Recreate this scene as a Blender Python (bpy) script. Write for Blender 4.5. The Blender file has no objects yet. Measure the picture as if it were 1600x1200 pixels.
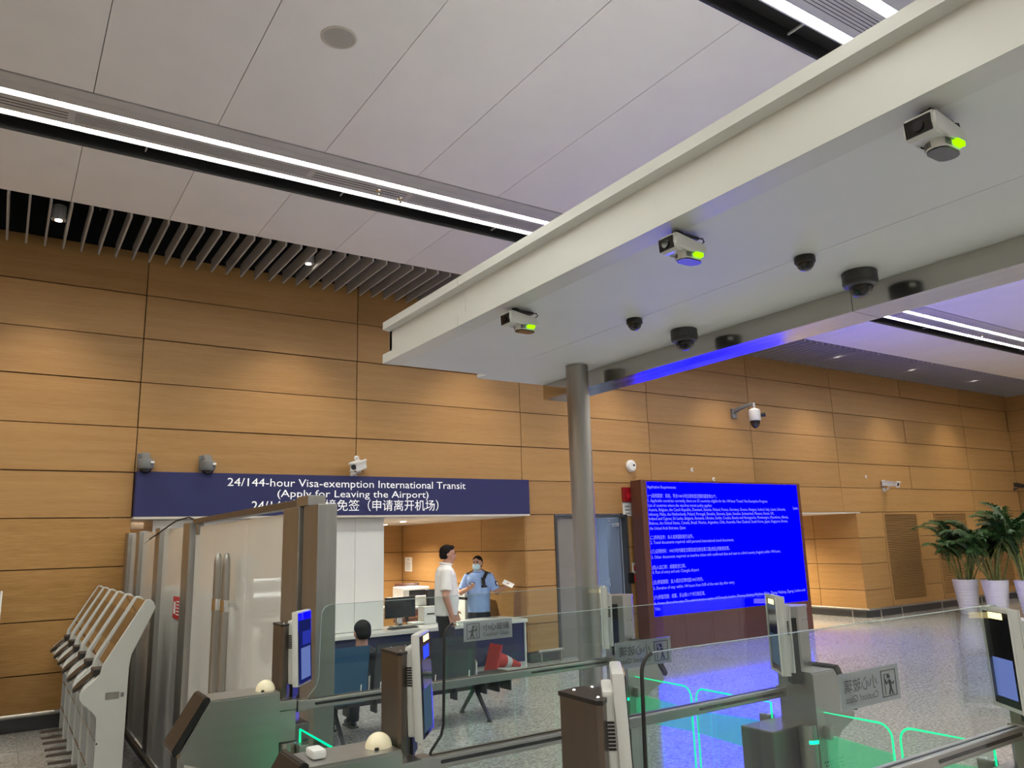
import bpy, bmesh, math, random
from mathutils import Vector, Matrix, Euler
random.seed(7)
sc = bpy.context.scene
COL = sc.collection
PI = math.pi

# ------------------------------------------------------------------ camera
cam_d = bpy.data.cameras.new('camera'); cam = bpy.data.objects.new('camera', cam_d); COL.objects.link(cam)
cam_d.sensor_width = 36.0; cam_d.sensor_fit = 'HORIZONTAL'; cam_d.lens = 36.0 * 1200.0 / 1600.0
cam_d.clip_start = 0.05; cam_d.clip_end = 200
yaw, pitch, roll = (math.radians(v) for v in (33.54, 11.54, -1.685))
fw = Vector((math.sin(yaw) * math.cos(pitch), math.cos(yaw) * math.cos(pitch), math.sin(pitch)))
r0 = Vector((math.cos(yaw), -math.sin(yaw), 0)); u0 = r0.cross(fw)
rr = r0 * math.cos(roll) + u0 * math.sin(roll); uu = u0 * math.cos(roll) - r0 * math.sin(roll)
cam.matrix_world = Matrix(((rr.x, uu.x, -fw.x, 0), (rr.y, uu.y, -fw.y, 0), (rr.z, uu.z, -fw.z, 1.72), (0, 0, 0, 1)))
sc.camera = cam

# ------------------------------------------------------------------ world, exposure
w = bpy.data.worlds.new('world'); sc.world = w; w.use_nodes = True
w.node_tree.nodes['Background'].inputs[0].default_value = (0.6, 0.62, 0.66, 1)
w.node_tree.nodes['Background'].inputs[1].default_value = 0.05
sc.view_settings.view_transform = 'Standard'; sc.view_settings.look = 'None'
sc.view_settings.gamma = 1.0; sc.view_settings.use_curve_mapping = False
sc.view_settings.exposure = 0.22
LED_STRENGTH = 36.0; SPOT_W = 135.0; SCREEN_STRENGTH = 9.0

# ------------------------------------------------------------------ materials
MATS = {}
def nodes_of(m):
    return m.node_tree.nodes, m.node_tree.links
def mat(name, color, rough=0.5, metal=0.0, noise=0.0, scale=20.0, bump=0.0, stretch=(1, 1, 1), emit=None, estr=0.0, coat=0.0, spec=0.5, rnd=0.0, rvar=0.0):
    m = bpy.data.materials.new(name); m.use_nodes = True
    N, L = nodes_of(m); b = N['Principled BSDF']
    b.inputs['Base Color'].default_value = (*color, 1); b.inputs['Roughness'].default_value = rough
    b.inputs['Metallic'].default_value = metal; b.inputs['Coat Weight'].default_value = coat
    b.inputs['Specular IOR Level'].default_value = spec
    if emit: b.inputs['Emission Color'].default_value = (*emit, 1); b.inputs['Emission Strength'].default_value = estr
    if noise or bump or rnd or rvar:
        tc = N.new('ShaderNodeTexCoord'); mp = N.new('ShaderNodeMapping'); mp.inputs['Scale'].default_value = stretch
        L.new(tc.outputs['Object'], mp.inputs['Vector'])
        nz = N.new('ShaderNodeTexNoise'); nz.inputs['Scale'].default_value = scale; nz.inputs['Detail'].default_value = 6
        oi = N.new('ShaderNodeObjectInfo'); ad = N.new('ShaderNodeVectorMath'); ad.operation = 'ADD'
        sc_ = N.new('ShaderNodeVectorMath'); sc_.operation = 'SCALE'; sc_.inputs['Scale'].default_value = 40 if rnd else 0
        cb = N.new('ShaderNodeCombineXYZ'); L.new(oi.outputs['Random'], cb.inputs[0]); L.new(oi.outputs['Random'], cb.inputs[2])
        L.new(cb.outputs[0], sc_.inputs[0]); L.new(mp.outputs[0], ad.inputs[0]); L.new(sc_.outputs[0], ad.inputs[1]); L.new(ad.outputs[0], nz.inputs['Vector'])
        mr = N.new('ShaderNodeMapRange'); mr.inputs[1].default_value = 0.3; mr.inputs[2].default_value = 0.7
        mr.inputs[3].default_value = 1 - noise; mr.inputs[4].default_value = 1 + noise
        L.new(nz.outputs['Fac'], mr.inputs[0])
        mul = N.new('ShaderNodeVectorMath'); mul.operation = 'SCALE'; mul.inputs[0].default_value = color
        fac = mr.outputs[0]
        if rnd:
            r2 = N.new('ShaderNodeMapRange'); r2.inputs[3].default_value = 1 - rnd; r2.inputs[4].default_value = 1 + rnd
            L.new(oi.outputs['Random'], r2.inputs[0])
            mm = N.new('ShaderNodeMath'); mm.operation = 'MULTIPLY'; L.new(fac, mm.inputs[0]); L.new(r2.outputs[0], mm.inputs[1]); fac = mm.outputs[0]
        L.new(fac, mul.inputs['Scale']); L.new(mul.outputs[0], b.inputs['Base Color'])
        if rvar:
            rv = N.new('ShaderNodeMapRange'); rv.inputs[1].default_value = 0.3; rv.inputs[2].default_value = 0.7
            rv.inputs[3].default_value = max(0.02, rough - rvar); rv.inputs[4].default_value = rough + rvar
            L.new(nz.outputs['Fac'], rv.inputs[0]); L.new(rv.outputs[0], b.inputs['Roughness'])
        if bump:
            bp = N.new('ShaderNodeBump'); bp.inputs['Strength'].default_value = bump; bp.inputs['Distance'].default_value = 0.002
            L.new(nz.outputs['Fac'], bp.inputs['Height']); L.new(bp.outputs[0], b.inputs['Normal'])
    MATS[name] = m
    return m
def wood_mat(name, c1, c2, c3, grain_axis='X', grain=1.0):
    m = bpy.data.materials.new(name); m.use_nodes = True; N, L = nodes_of(m); b = N['Principled BSDF']
    b.inputs['Roughness'].default_value = 0.42; b.inputs['Specular IOR Level'].default_value = 0.35
    tc = N.new('ShaderNodeTexCoord'); mp = N.new('ShaderNodeMapping'); oi = N.new('ShaderNodeObjectInfo')
    s = {'X': (0.35, 3, 9), 'Y': (3, 0.35, 9)}[grain_axis]
    mp.inputs['Scale'].default_value = s
    cb = N.new('ShaderNodeCombineXYZ'); sm = N.new('ShaderNodeMath'); sm.operation = 'MULTIPLY'; sm.inputs[1].default_value = 31.7
    L.new(oi.outputs['Random'], sm.inputs[0]); L.new(sm.outputs[0], cb.inputs[0]); L.new(sm.outputs[0], cb.inputs[2])
    ad = N.new('ShaderNodeVectorMath'); ad.operation = 'ADD'
    L.new(tc.outputs['Object'], ad.inputs[0]); L.new(cb.outputs[0], ad.inputs[1]); L.new(ad.outputs[0], mp.inputs['Vector'])
    n1 = N.new('ShaderNodeTexNoise'); n1.inputs['Scale'].default_value = 1.6; n1.inputs['Detail'].default_value = 5; n1.inputs['Roughness'].default_value = 0.6
    n2 = N.new('ShaderNodeTexNoise'); n2.inputs['Scale'].default_value = 14; n2.inputs['Detail'].default_value = 7; n2.inputs['Roughness'].default_value = 0.65
    L.new(mp.outputs[0], n1.inputs['Vector']); L.new(mp.outputs[0], n2.inputs['Vector'])
    rp = N.new('ShaderNodeValToRGB'); cr = rp.color_ramp; cr.elements[0].position = 0.3; cr.elements[0].color = (*c1, 1); cr.elements[1].position = 0.72; cr.elements[1].color = (*c3, 1)
    e = cr.elements.new(0.5); e.color = (*c2, 1)
    mx = N.new('ShaderNodeMath'); mx.operation = 'MULTIPLY_ADD'; mx.inputs[1].default_value = 0.55 * grain; 
    md = N.new('ShaderNodeMath'); md.operation = 'MULTIPLY'; md.inputs[1].default_value = 1 - 0.55 * grain
    L.new(n1.outputs['Fac'], md.inputs[0]); L.new(n2.outputs['Fac'], mx.inputs[0]); L.new(md.outputs[0], mx.inputs[2]); L.new(mx.outputs[0], rp.inputs[0])
    r2 = N.new('ShaderNodeMapRange'); r2.inputs[3].default_value = 0.9; r2.inputs[4].default_value = 1.08; L.new(oi.outputs['Random'], r2.inputs[0])
    ml = N.new('ShaderNodeVectorMath'); ml.operation = 'SCALE'; L.new(rp.outputs[0], ml.inputs[0]); L.new(r2.outputs[0], ml.inputs['Scale'])
    L.new(ml.outputs[0], b.inputs['Base Color'])
    MATS[name] = m; return m
def glass_mat(name, tint, reflect=1.0, haze=0.0, hazecol=(0.8, 0.85, 0.9), glow=0.0):
    m = bpy.data.materials.new(name); m.use_nodes = True; N, L = nodes_of(m)
    N.remove(N['Principled BSDF']); out = N['Material Output']
    tr = N.new('ShaderNodeBsdfTransparent'); tr.inputs[0].default_value = (*tint, 1)
    gl = N.new('ShaderNodeBsdfGlossy'); gl.inputs['Roughness'].default_value = 0.0; gl.inputs[0].default_value = (reflect, reflect, reflect, 1)
    fr = N.new('ShaderNodeFresnel'); fr.inputs[0].default_value = 1.5
    mx = N.new('ShaderNodeMixShader'); L.new(gl.outputs[0], mx.inputs[2])
    ge = N.new('ShaderNodeNewGeometry'); iv = N.new('ShaderNodeMath'); iv.operation = 'SUBTRACT'; iv.inputs[0].default_value = 1.0; L.new(ge.outputs['Backfacing'], iv.inputs[1])
    fm = N.new('ShaderNodeMath'); fm.operation = 'MULTIPLY'; L.new(fr.outputs[0], fm.inputs[0]); L.new(iv.outputs[0], fm.inputs[1]); L.new(fm.outputs[0], mx.inputs[0])
    if haze:
        df = N.new('ShaderNodeBsdfDiffuse'); df.inputs[0].default_value = (*hazecol, 1)
        m2 = N.new('ShaderNodeMixShader'); m2.inputs[0].default_value = haze; L.new(tr.outputs[0], m2.inputs[1]); L.new(df.outputs[0], m2.inputs[2]); L.new(m2.outputs[0], mx.inputs[1])
    else: L.new(tr.outputs[0], mx.inputs[1])
    if glow:
        em = N.new('ShaderNodeEmission'); em.inputs[0].default_value = (0.0, 0.8, 0.35, 1); em.inputs[1].default_value = glow
        ad = N.new('ShaderNodeAddShader'); L.new(mx.outputs[0], ad.inputs[0]); L.new(em.outputs[0], ad.inputs[1]); L.new(ad.outputs[0], out.inputs[0]); MATS[name] = m; return m
    L.new(mx.outputs[0], out.inputs[0]); MATS[name] = m; return m
def emit_mat(name, col, s):
    m = bpy.data.materials.new(name); m.use_nodes = True; N, L = nodes_of(m); N.remove(N['Principled BSDF'])
    e = N.new('ShaderNodeEmission'); e.inputs[0].default_value = (*col, 1); e.inputs[1].default_value = s
    L.new(e.outputs[0], N['Material Output'].inputs[0]); MATS[name] = m; return m

wood_mat('wood', (0.32, 0.165, 0.056), (0.385, 0.212, 0.077), (0.45, 0.262, 0.104))
wood_mat('wood_y', (0.32, 0.165, 0.056), (0.385, 0.212, 0.077), (0.45, 0.262, 0.104), 'Y')
wood_mat('bamboo', (0.27, 0.135, 0.04), (0.38, 0.205, 0.065), (0.50, 0.29, 0.11), 'X', 1.3)
mat('backing', (0.035, 0.018, 0.008), 0.8)
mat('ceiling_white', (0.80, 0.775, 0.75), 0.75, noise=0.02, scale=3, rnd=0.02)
mat('slat_grey', (0.40, 0.385, 0.37), 0.6, noise=0.04, scale=6)
mat('void_black', (0.008, 0.009, 0.011), 0.9)
mat('channel_grey', (0.50, 0.50, 0.50), 0.45, noise=0.03, scale=9)
mat('channel_dark', (0.012, 0.012, 0.013), 0.6)
mat('grille_dark', (0.05, 0.05, 0.055), 0.6)
emit_mat('led', (0.965, 0.98, 0.89), LED_STRENGTH)
mat('floor_stone', (0.38, 0.37, 0.35), 0.11, noise=0.5, scale=38, rnd=0.05, rvar=0.02)
mat('floor_joint', (0.10, 0.098, 0.09), 0.6)
mat('canopy_white', (0.66, 0.66, 0.63), 0.32, noise=0.015, scale=4)
mat('soffit_grey', (0.74, 0.75, 0.73), 0.55, noise=0.03, scale=2)
mat('stainless', (0.40, 0.385, 0.355), 0.42, 1.0, noise=0.06, scale=30, stretch=(1, 1, 0.06))
mat('stainless_h', (0.52, 0.50, 0.46), 0.16, 1.0, noise=0.08, scale=14, stretch=(1, 0.05, 1), rvar=0.05)
mat('stainless_dark', (0.22, 0.21, 0.20), 0.42, 1.0, noise=0.05, scale=30, stretch=(1, 1, 0.06))
mat('chrome', (0.75, 0.75, 0.74), 0.12, 1.0)
mat('gate_metal', (0.44, 0.43, 0.405), 0.36, 1.0, noise=0.03, scale=40, stretch=(0.05, 1, 1))
mat('gate_bronze', (0.20, 0.17, 0.145), 0.33, 1.0, noise=0.08, scale=24, stretch=(1, 1, 0.05))
mat('black_plastic', (0.012, 0.011, 0.011), 0.35)
mat('black_gloss', (0.008, 0.008, 0.010), 0.08, coat=0.5)
mat('black_rubber', (0.015, 0.015, 0.015), 0.6)
mat('white_plastic', (0.72, 0.72, 0.70), 0.35, noise=0.02, scale=12)
mat('cream_plastic', (0.78, 0.70, 0.50), 0.35, emit=(0.9, 0.78, 0.5), estr=0.06)
mat('silver_plastic', (0.62, 0.62, 0.60), 0.30, noise=0.03, scale=10)
mat('grey_paint', (0.17, 0.175, 0.18), 0.4, noise=0.04, scale=9)
mat('dark_grey', (0.045, 0.047, 0.05), 0.4, noise=0.05, scale=9)
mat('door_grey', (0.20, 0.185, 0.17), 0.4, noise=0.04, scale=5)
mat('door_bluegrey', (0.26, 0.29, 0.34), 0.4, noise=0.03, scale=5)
mat('room_white', (0.70, 0.76, 0.86), 0.6, noise=0.02, scale=3)
mat('wall_white', (0.74, 0.74, 0.72), 0.55, noise=0.02, scale=3)
mat('film_white', (0.72, 0.72, 0.69), 0.55, noise=0.03, scale=3, coat=1.0)
mat('navy', (0.012, 0.014, 0.095), 0.6, noise=0.06, scale=3)
mat('navy_front', (0.010, 0.016, 0.075), 0.3, noise=0.06, scale=3)
mat('letter_white', (0.85, 0.85, 0.85), 0.4, emit=(1, 1, 1), estr=0.25)
mat('brown_frame', (0.105, 0.038, 0.026), 0.3, noise=0.12, scale=20, stretch=(1, 1, 0.1))
emit_mat('screen_blue', (0.0, 0.0, 1.0), SCREEN_STRENGTH)
emit_mat('screen_text', (0.30, 0.30, 1.0), 1.0)
mat('red_sign', (0.55, 0.02, 0.03), 0.4, noise=0.05, scale=10)
mat('alarm_red', (0.28, 0.006, 0.012), 0.35, noise=0.05, scale=10)
mat('paper', (0.80, 0.80, 0.78), 0.6, noise=0.02, scale=10)
mat('print_grey', (0.25, 0.25, 0.25), 0.6)
mat('print_black', (0.03, 0.03, 0.035), 0.6)
glass_mat('gate_glass', (0.90, 0.94, 0.93))
glass_mat('dome_glass', (0.35, 0.36, 0.38))
glass_mat('flap_glass', (0.90, 0.97, 0.94))
glass_mat('flap_frost', (0.75, 0.92, 0.84), 1.0, 0.38, (0.18, 0.62, 0.36), 0.14)
glass_mat('sticker_film', (0.9, 0.9, 0.95), 0.6, 0.60, (0.50, 0.50, 0.53))
mat('edge_green', (0.35, 0.42, 0.40), 0.2)
emit_mat('green_light', (0.0, 0.85, 0.34), 1.3)
emit_mat('green_lamp', (0.0, 1.0, 0.42), 2.0)
emit_mat('lime_lamp', (0.30, 1.0, 0.0), 1.5)
emit_mat('yellow_lamp', (1.0, 0.80, 0.32), 2.2)
emit_mat('display_blue', (0.03, 0.06, 0.9), 1.3)
emit_mat('display_navy2', (0.02, 0.03, 0.30), 1.0)
emit_mat('display_pale', (0.12, 0.17, 0.42), 0.9)
emit_mat('display_dim', (0.05, 0.09, 0.14), 0.8)
emit_mat('display_navy', (0.008, 0.012, 0.09), 1.0)
emit_mat('down_lamp', (1.0, 0.93, 0.82), 14.0)
mat('kiosk_white', (0.54, 0.55, 0.53), 0.32, noise=0.02, scale=8)
mat('kiosk_screen', (0.05, 0.032, 0.022), 0.12, coat=1.0)  # brown base colour stands in for the wood wall mirrored in the glass
mat('fabric_blue', (0.014, 0.09, 0.19), 0.6, noise=0.1, scale=60)
mat('bench_dark', (0.035, 0.042, 0.052), 0.45, noise=0.08, scale=40)
mat('bench_metal', (0.05, 0.05, 0.055), 0.35, 0.6, noise=0.06, scale=20)
mat('cone_red', (0.48, 0.028, 0.022), 0.5, noise=0.06, scale=12)
mat('cone_band', (0.5, 0.5, 0.5), 0.4)
mat('leaf', (0.028, 0.085, 0.018), 0.45, noise=0.4, scale=9, rnd=0.25)
mat('stem_green', (0.17, 0.20, 0.05), 0.5, noise=0.3, scale=14, rnd=0.2)
mat('pot_white', (0.74, 0.73, 0.76), 0.35, noise=0.02, scale=9)
mat('soil', (0.03, 0.02, 0.012), 0.9, noise=0.4, scale=50)
mat('skin', (0.50, 0.26, 0.18), 0.5, noise=0.06, scale=18)
mat('skin_b', (0.47, 0.26, 0.18), 0.5, noise=0.06, scale=18)
mat('hair', (0.008, 0.0065, 0.006), 0.8, noise=0.4, scale=60, spec=0.2)
mat('shirt_white', (0.76, 0.75, 0.73), 0.7, noise=0.04, scale=14, bump=0.3)
mat('shirt_blue', (0.24, 0.37, 0.66), 0.7, noise=0.07, scale=14, bump=0.3)
mat('trouser_black', (0.012, 0.013, 0.018), 0.7, noise=0.2, scale=20)
mat('trouser_navy', (0.014, 0.018, 0.035), 0.7, noise=0.2, scale=20)
mat('shoe_black', (0.01, 0.01, 0.01), 0.35)
mat('mask_blue', (0.50, 0.70, 0.78), 0.6, noise=0.04, scale=20)
mat('eye_white', (0.7, 0.7, 0.7), 0.3)
mat('lip', (0.38, 0.13, 0.11), 0.5)
mat('counter_white', (0.66, 0.65, 0.62), 0.2, noise=0.05, scale=4)
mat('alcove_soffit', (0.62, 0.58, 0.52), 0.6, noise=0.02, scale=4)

# ------------------------------------------------------------------ mesh helpers
def link(o, parent=None):
    COL.objects.link(o)
    if parent: o.parent = parent
    return o
def obj(name, bm, m, parent=None, smooth=False, loc=None, rot=None):
    bmesh.ops.recalc_face_normals(bm, faces=bm.faces)
    me = bpy.data.meshes.new(name); bm.to_mesh(me); bm.free()
    ms = m if isinstance(m, (list, tuple)) else [m]
    for q in ms: me.materials.append(MATS[q] if isinstance(q, str) else q)
    if smooth:
        for p in me.polygons: p.use_smooth = True
    o = bpy.data.objects.new(name, me); link(o, parent)
    if loc: o.location = loc
    if rot: o.rotation_euler = rot
    return o
def smooth_by_angle(o, ang=35):
    me = o.data
    for p in me.polygons: p.use_smooth = True
    try: me.set_sharp_from_angle(angle=math.radians(ang))
    except Exception: pass
    return o
def NB(): return bmesh.new()
def add_box(bm, x0, x1, y0, y1, z0, z1, bev=0.0, mi=0):
    r = bmesh.ops.create_cube(bm, size=1.0)
    vs = r['verts']
    for v in vs:
        v.co = Vector(((x0 + x1) / 2 + v.co.x * (x1 - x0), (y0 + y1) / 2 + v.co.y * (y1 - y0), (z0 + z1) / 2 + v.co.z * (z1 - z0)))
    fs = {f for v in vs for f in v.link_faces}
    for f in fs: f.material_index = mi
    if bev > 0:
        es = list({e for v in vs for e in v.link_edges})
        bmesh.ops.bevel(bm, geom=es, offset=bev, segments=2, affect='EDGES', profile=0.6)
    return bm
def bx(x0, x1, y0, y1, z0, z1, bev=0.0): return add_box(NB(), x0, x1, y0, y1, z0, z1, bev)
def add_obox(bm, c, ax, ay, az, hx, hy, hz, bev=0.0):
    """oriented box with centre c, unit axes and half sizes"""
    r = bmesh.ops.create_cube(bm, size=2.0); vs = r['verts']
    c = Vector(c); ax, ay, az = Vector(ax).normalized(), Vector(ay).normalized(), Vector(az).normalized()
    for v in vs: v.co = c + ax * (v.co.x * hx) + ay * (v.co.y * hy) + az * (v.co.z * hz)
    if bev > 0: bmesh.ops.bevel(bm, geom=list({e for v in vs for e in v.link_edges}), offset=bev, segments=2, affect='EDGES', profile=0.6)
    return bm
def add_cone(bm, p0, p1, ra, rb, seg=16, caps=True):
    p0, p1 = Vector(p0), Vector(p1); d = (p1 - p0)
    a = d.normalized(); t = Vector((0, 0, 1)) if abs(a.z) < 0.9 else Vector((1, 0, 0))
    u = a.cross(t).normalized(); v = a.cross(u)
    A, B = [], []
    for i in range(seg):
        th = 2 * PI * i / seg; k = u * math.cos(th) + v * math.sin(th)
        A.append(bm.verts.new(p0 + k * ra)); B.append(bm.verts.new(p1 + k * max(rb, 1e-4)))
    for i in range(seg):
        j = (i + 1) % seg; bm.faces.new((A[i], A[j], B[j], B[i]))
    if caps: bm.faces.new(A[::-1]); bm.faces.new(B)
    return bm
def cyl(p0, p1, r, rb=None, seg=16): return add_cone(NB(), p0, p1, r, r if rb is None else rb, seg)
def add_sphere(bm, c, rx, ry=None, rz=None, seg=16, rings=10, mtx=None):
    ry = rx if ry is None else ry; rz = rx if rz is None else rz
    r = bmesh.ops.create_uvsphere(bm, u_segments=seg, v_segments=rings, radius=1.0)
    for v in r['verts']:
        q = Vector((v.co.x * rx, v.co.y * ry, v.co.z * rz))
        if mtx: q = mtx @ q
        v.co = q + Vector(c)
    return bm
def add_hemi(bm, c, r, h=None, up=1, seg=20, rings=7):
    h = r if h is None else h; c = Vector(c); prev = None
    for k in range(rings + 1):
        a = (PI / 2) * k / rings; rr_ = r * math.cos(a); z = up * h * math.sin(a)
        if k == rings: ring = [bm.verts.new(c + Vector((0, 0, z)))]
        else: ring = [bm.verts.new(c + Vector((rr_ * math.cos(2 * PI * i / seg), rr_ * math.sin(2 * PI * i / seg), z))) for i in range(seg)]
        if prev:
            for i in range(seg):
                j = (i + 1) % seg
                if len(ring) == 1: bm.faces.new((prev[i], prev[j], ring[0]))
                else: bm.faces.new((prev[i], prev[j], ring[j], ring[i]))
        else: bm.faces.new(ring[::-1])
        prev = ring
    return bm
def add_prism(bm, poly, axis, a, b):
    """poly in the plane perpendicular to axis: axis Y -> (x,z), Z -> (x,y), X -> (y,z)"""
    def pt(p, t):
        if axis == 'Y': return Vector((p[0], t, p[1]))
        if axis == 'Z': return Vector((p[0], p[1], t))
        return Vector((t, p[0], p[1]))
    A = [bm.verts.new(pt(p, a)) for p in poly]; B = [bm.verts.new(pt(p, b)) for p in poly]
    n = len(poly)
    for i in range(n):
        j = (i + 1) % n; bm.faces.new((A[i], A[j], B[j], B[i]))
    bm.faces.new(A[::-1]); bm.faces.new(B)
    return bm
def prism(poly, axis, a, b): return add_prism(NB(), poly, axis, a, b)
def add_tube(bm, pts, r, seg=8, closed=False):
    pts = [Vector(p) for p in pts]; n = len(pts); rings = []; up = None
    for i, p in enumerate(pts):
        if closed: t = (pts[(i + 1) % n] - pts[i - 1]).normalized()
        else: t = (pts[min(i + 1, n - 1)] - pts[max(i - 1, 0)]).normalized()
        if up is None:
            up = Vector((0, 0, 1)) if abs(t.z) < 0.9 else Vector((1, 0, 0))
        u = t.cross(up)
        if u.length < 1e-4: u = t.cross(Vector((0, 1, 0)))
        u.normalize(); v = t.cross(u); up = -v
        ri = r[i] if isinstance(r, (list, tuple)) else r
        rings.append([bm.verts.new(p + (u * math.cos(2 * PI * k / seg) + v * math.sin(2 * PI * k / seg)) * ri) for k in range(seg)])
    m = n if closed else n - 1
    for i in range(m):
        A, B = rings[i], rings[(i + 1) % n]
        for k in range(seg):
            j = (k + 1) % seg; bm.faces.new((A[k], A[j], B[j], B[k]))
    if not closed: bm.faces.new(rings[0][::-1]); bm.faces.new(rings[-1])
    return bm
def tube(pts, r, seg=8, closed=False): return add_tube(NB(), pts, r, seg, closed)
def arc(cx, cy, r, a0, a1, n=6):
    return [(cx + r * math.cos(a0 + (a1 - a0) * i / n), cy + r * math.sin(a0 + (a1 - a0) * i / n)) for i in range(n + 1)]
def rrect(x0, x1, y0, y1, r, n=4):
    return arc(x1 - r, y1 - r, r, 0, PI / 2, n) + arc(x0 + r, y1 - r, r, PI / 2, PI, n) + arc(x0 + r, y0 + r, r, PI, 1.5 * PI, n) + arc(x1 - r, y0 + r, r, 1.5 * PI, 2 * PI, n)
def lathe(prof, c=(0, 0, 0), seg=24):
    bm = NB(); c = Vector(c); prev = None
    for (r, z) in prof:
        ring = [bm.verts.new(c + Vector((r * math.cos(2 * PI * i / seg), r * math.sin(2 * PI * i / seg), z))) for i in range(seg)]
        if prev:
            for i in range(seg):
                j = (i + 1) % seg; bm.faces.new((prev[i], prev[j], ring[j], ring[i]))
        else: bm.faces.new(ring[::-1])
        prev = ring
    bm.faces.new(prev)
    return bm
DG = None
def text_obj(name, body, m, parent, width=None, height=None, origin=(0, 0, 0), rot=(PI / 2, 0, 0), align='LEFT', extrude=0.0, size=1.0, mirror=False):
    """flat lettering as a mesh; text runs along local x; scaled to width and/or capital height"""
    cu = bpy.data.curves.new(name, 'FONT'); cu.body = body; cu.size = 1.0; cu.extrude = 0; cu.resolution_u = 2
    t = bpy.data.objects.new('tmp_text', cu); COL.objects.link(t); bpy.context.view_layer.update()
    me = bpy.data.meshes.new_from_object(t.evaluated_get(bpy.context.evaluated_depsgraph_get()))
    COL.objects.unlink(t); bpy.data.objects.remove(t); bpy.data.curves.remove(cu)
    xs = [v.co.x for v in me.vertices]; ys = [v.co.y for v in me.vertices]
    x0, x1 = min(xs), max(xs); hgt = 0.72
    sy = height / hgt if height else size; sx = (width / (x1 - x0)) if width else sy
    if not height and width: sy = sx
    for v in me.vertices:
        x = (v.co.x - x0) * sx
        if align == 'CENTER': x -= (x1 - x0) * sx / 2
        v.co = Vector((-x if mirror else x, v.co.y * sy, 0))
    me.name = name; me.materials.clear(); me.materials.append(MATS[m])
    o = bpy.data.objects.new(name, me); link(o, parent); o.location = origin; o.rotation_euler = rot
    return o
def tag(o, label, cat, group=None, kind=None):
    o['label'] = label; o['category'] = cat
    if group: o['group'] = group
    if kind: o['kind'] = kind
    return o
def thing(name, label, cat, loc=(0, 0, 0), rz=0.0, group=None):
    o = bpy.data.objects.new(name, None); o.empty_display_size = 0.1; link(o); o.location = loc; o.rotation_euler = (0, 0, rz)
    return tag(o, label, cat, group)
def struct(name, bm, m, label=None, cat=None):
    o = obj(name, bm, m); o['kind'] = 'structure'
    if label: o['label'] = label
    if cat: o['category'] = cat
    return o
def inst(src, name, parent, loc=(0, 0, 0), scale=None):
    o = bpy.data.objects.new(name, src.data if hasattr(src, 'data') else src); link(o, parent); o.location = loc
    if scale: o.scale = scale
    return o
def copy_tree(o, parent=None):
    c = o.copy(); COL.objects.link(c)
    if parent: c.parent = parent
    for ch in list(o.children): copy_tree(ch, c)
    return c

exec_parts = None
# ================================================================== STRUCTURE
D = 9.55            # plane of the wood wall
XR = 21.9           # right-hand end wall
ZC = 5.10           # underside of the ceiling panels
XL = -7.0; YB = -8.5
# ---- floor
floor = struct('floor', bx(XL, XR + 0.2, YB, 14.2, -0.2, -0.012), 'floor_joint', 'polished speckled grey stone floor of the hall', 'floor')
ts = 0.9; tg = 0.003
tile_me = None
for i in range(-1, 25):
    for j in range(0, 11):
        x0, y0 = i * ts + 0.3, j * ts + 0.55
        if x0 + ts > XR: continue
        if tile_me is None:
            t = obj('floor_tile', bx(tg / 2, ts - tg / 2, tg / 2, ts - tg / 2, -0.012, 0), 'floor_stone', floor); tile_me = t.data; t.location = (x0, y0, 0)
        else:
            inst(tile_me, 'floor_tile', floor, (x0, y0, 0))
big = NB(); add_box(big, XL, -0.6, YB, 10.45, -0.012, 0); add_box(big, -0.6, XR + 0.2, YB, 0.55, -0.012, 0); add_box(big, -0.6, XR + 0.2, 10.45, 14.2, -0.012, 0)
o = obj('paving', big, 'floor_stone', floor)

# ---- back wall: dark backing with separate wood panels
wb = NB()
def hole_wall(bm, spans, z0, z1, y0, y1):
    for a, b in spans: add_box(bm, a, b, y0, y1, z0, z1)
add_box(wb, XL, XR + 0.2, D + 0.03, D + 0.15, 2.10, 5.95)
hole_wall(wb, [(XL, 1.21), (6.51, 7.06), (8.47, 10.9), (14.80, XR + 0.2)], 0, 2.10, D + 0.03, D + 0.15)
wall_back = struct('wall_back', wb, 'backing', 'long back wall clad in honey-brown wood panels', 'wall')
rows = [0.14, 0.53, 1.05, 1.57, 2.095, 2.595, 3.105, 3.63, 4.15, 4.675, 5.20]
seams = [XL] + [1.21 + 2.625 * k for k in range(-3, 8)] + [XR]
g = 0.005
def wpanel(x0, x1, z0, z1, m='wood', dep=0.0):
    return obj('wood_panel', bx(x0 + g, x1 - g, D - dep, D + 0.028, z0 + g, z1 - g, 0.003), m, wall_back)
for k in range(len(rows) - 1):
    z0, z1 = rows[k], rows[k + 1]
    if z0 >= 2.09:
        for a, b in zip(seams[:-1], seams[1:]):
            dep = 0.008 if (k + int(a * 3)) % 2 else 0.0
            wpanel(a, b, z0, z1, 'wood', dep)
    else:
        low = [(XL, -4.0), (-4.0, -1.415), (-1.415, 1.21), (6.50, 7.03), (8.49, 11.0)]
        for a, b in low: wpanel(a, b, z0, z1, 'bamboo' if b < 2 else 'wood')
        for a, b in [(14.76, 15.70), (17.05, 17.70), (19.15, 19.77), (21.1, XR)]: wpanel(a, b, z0, z1)
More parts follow.
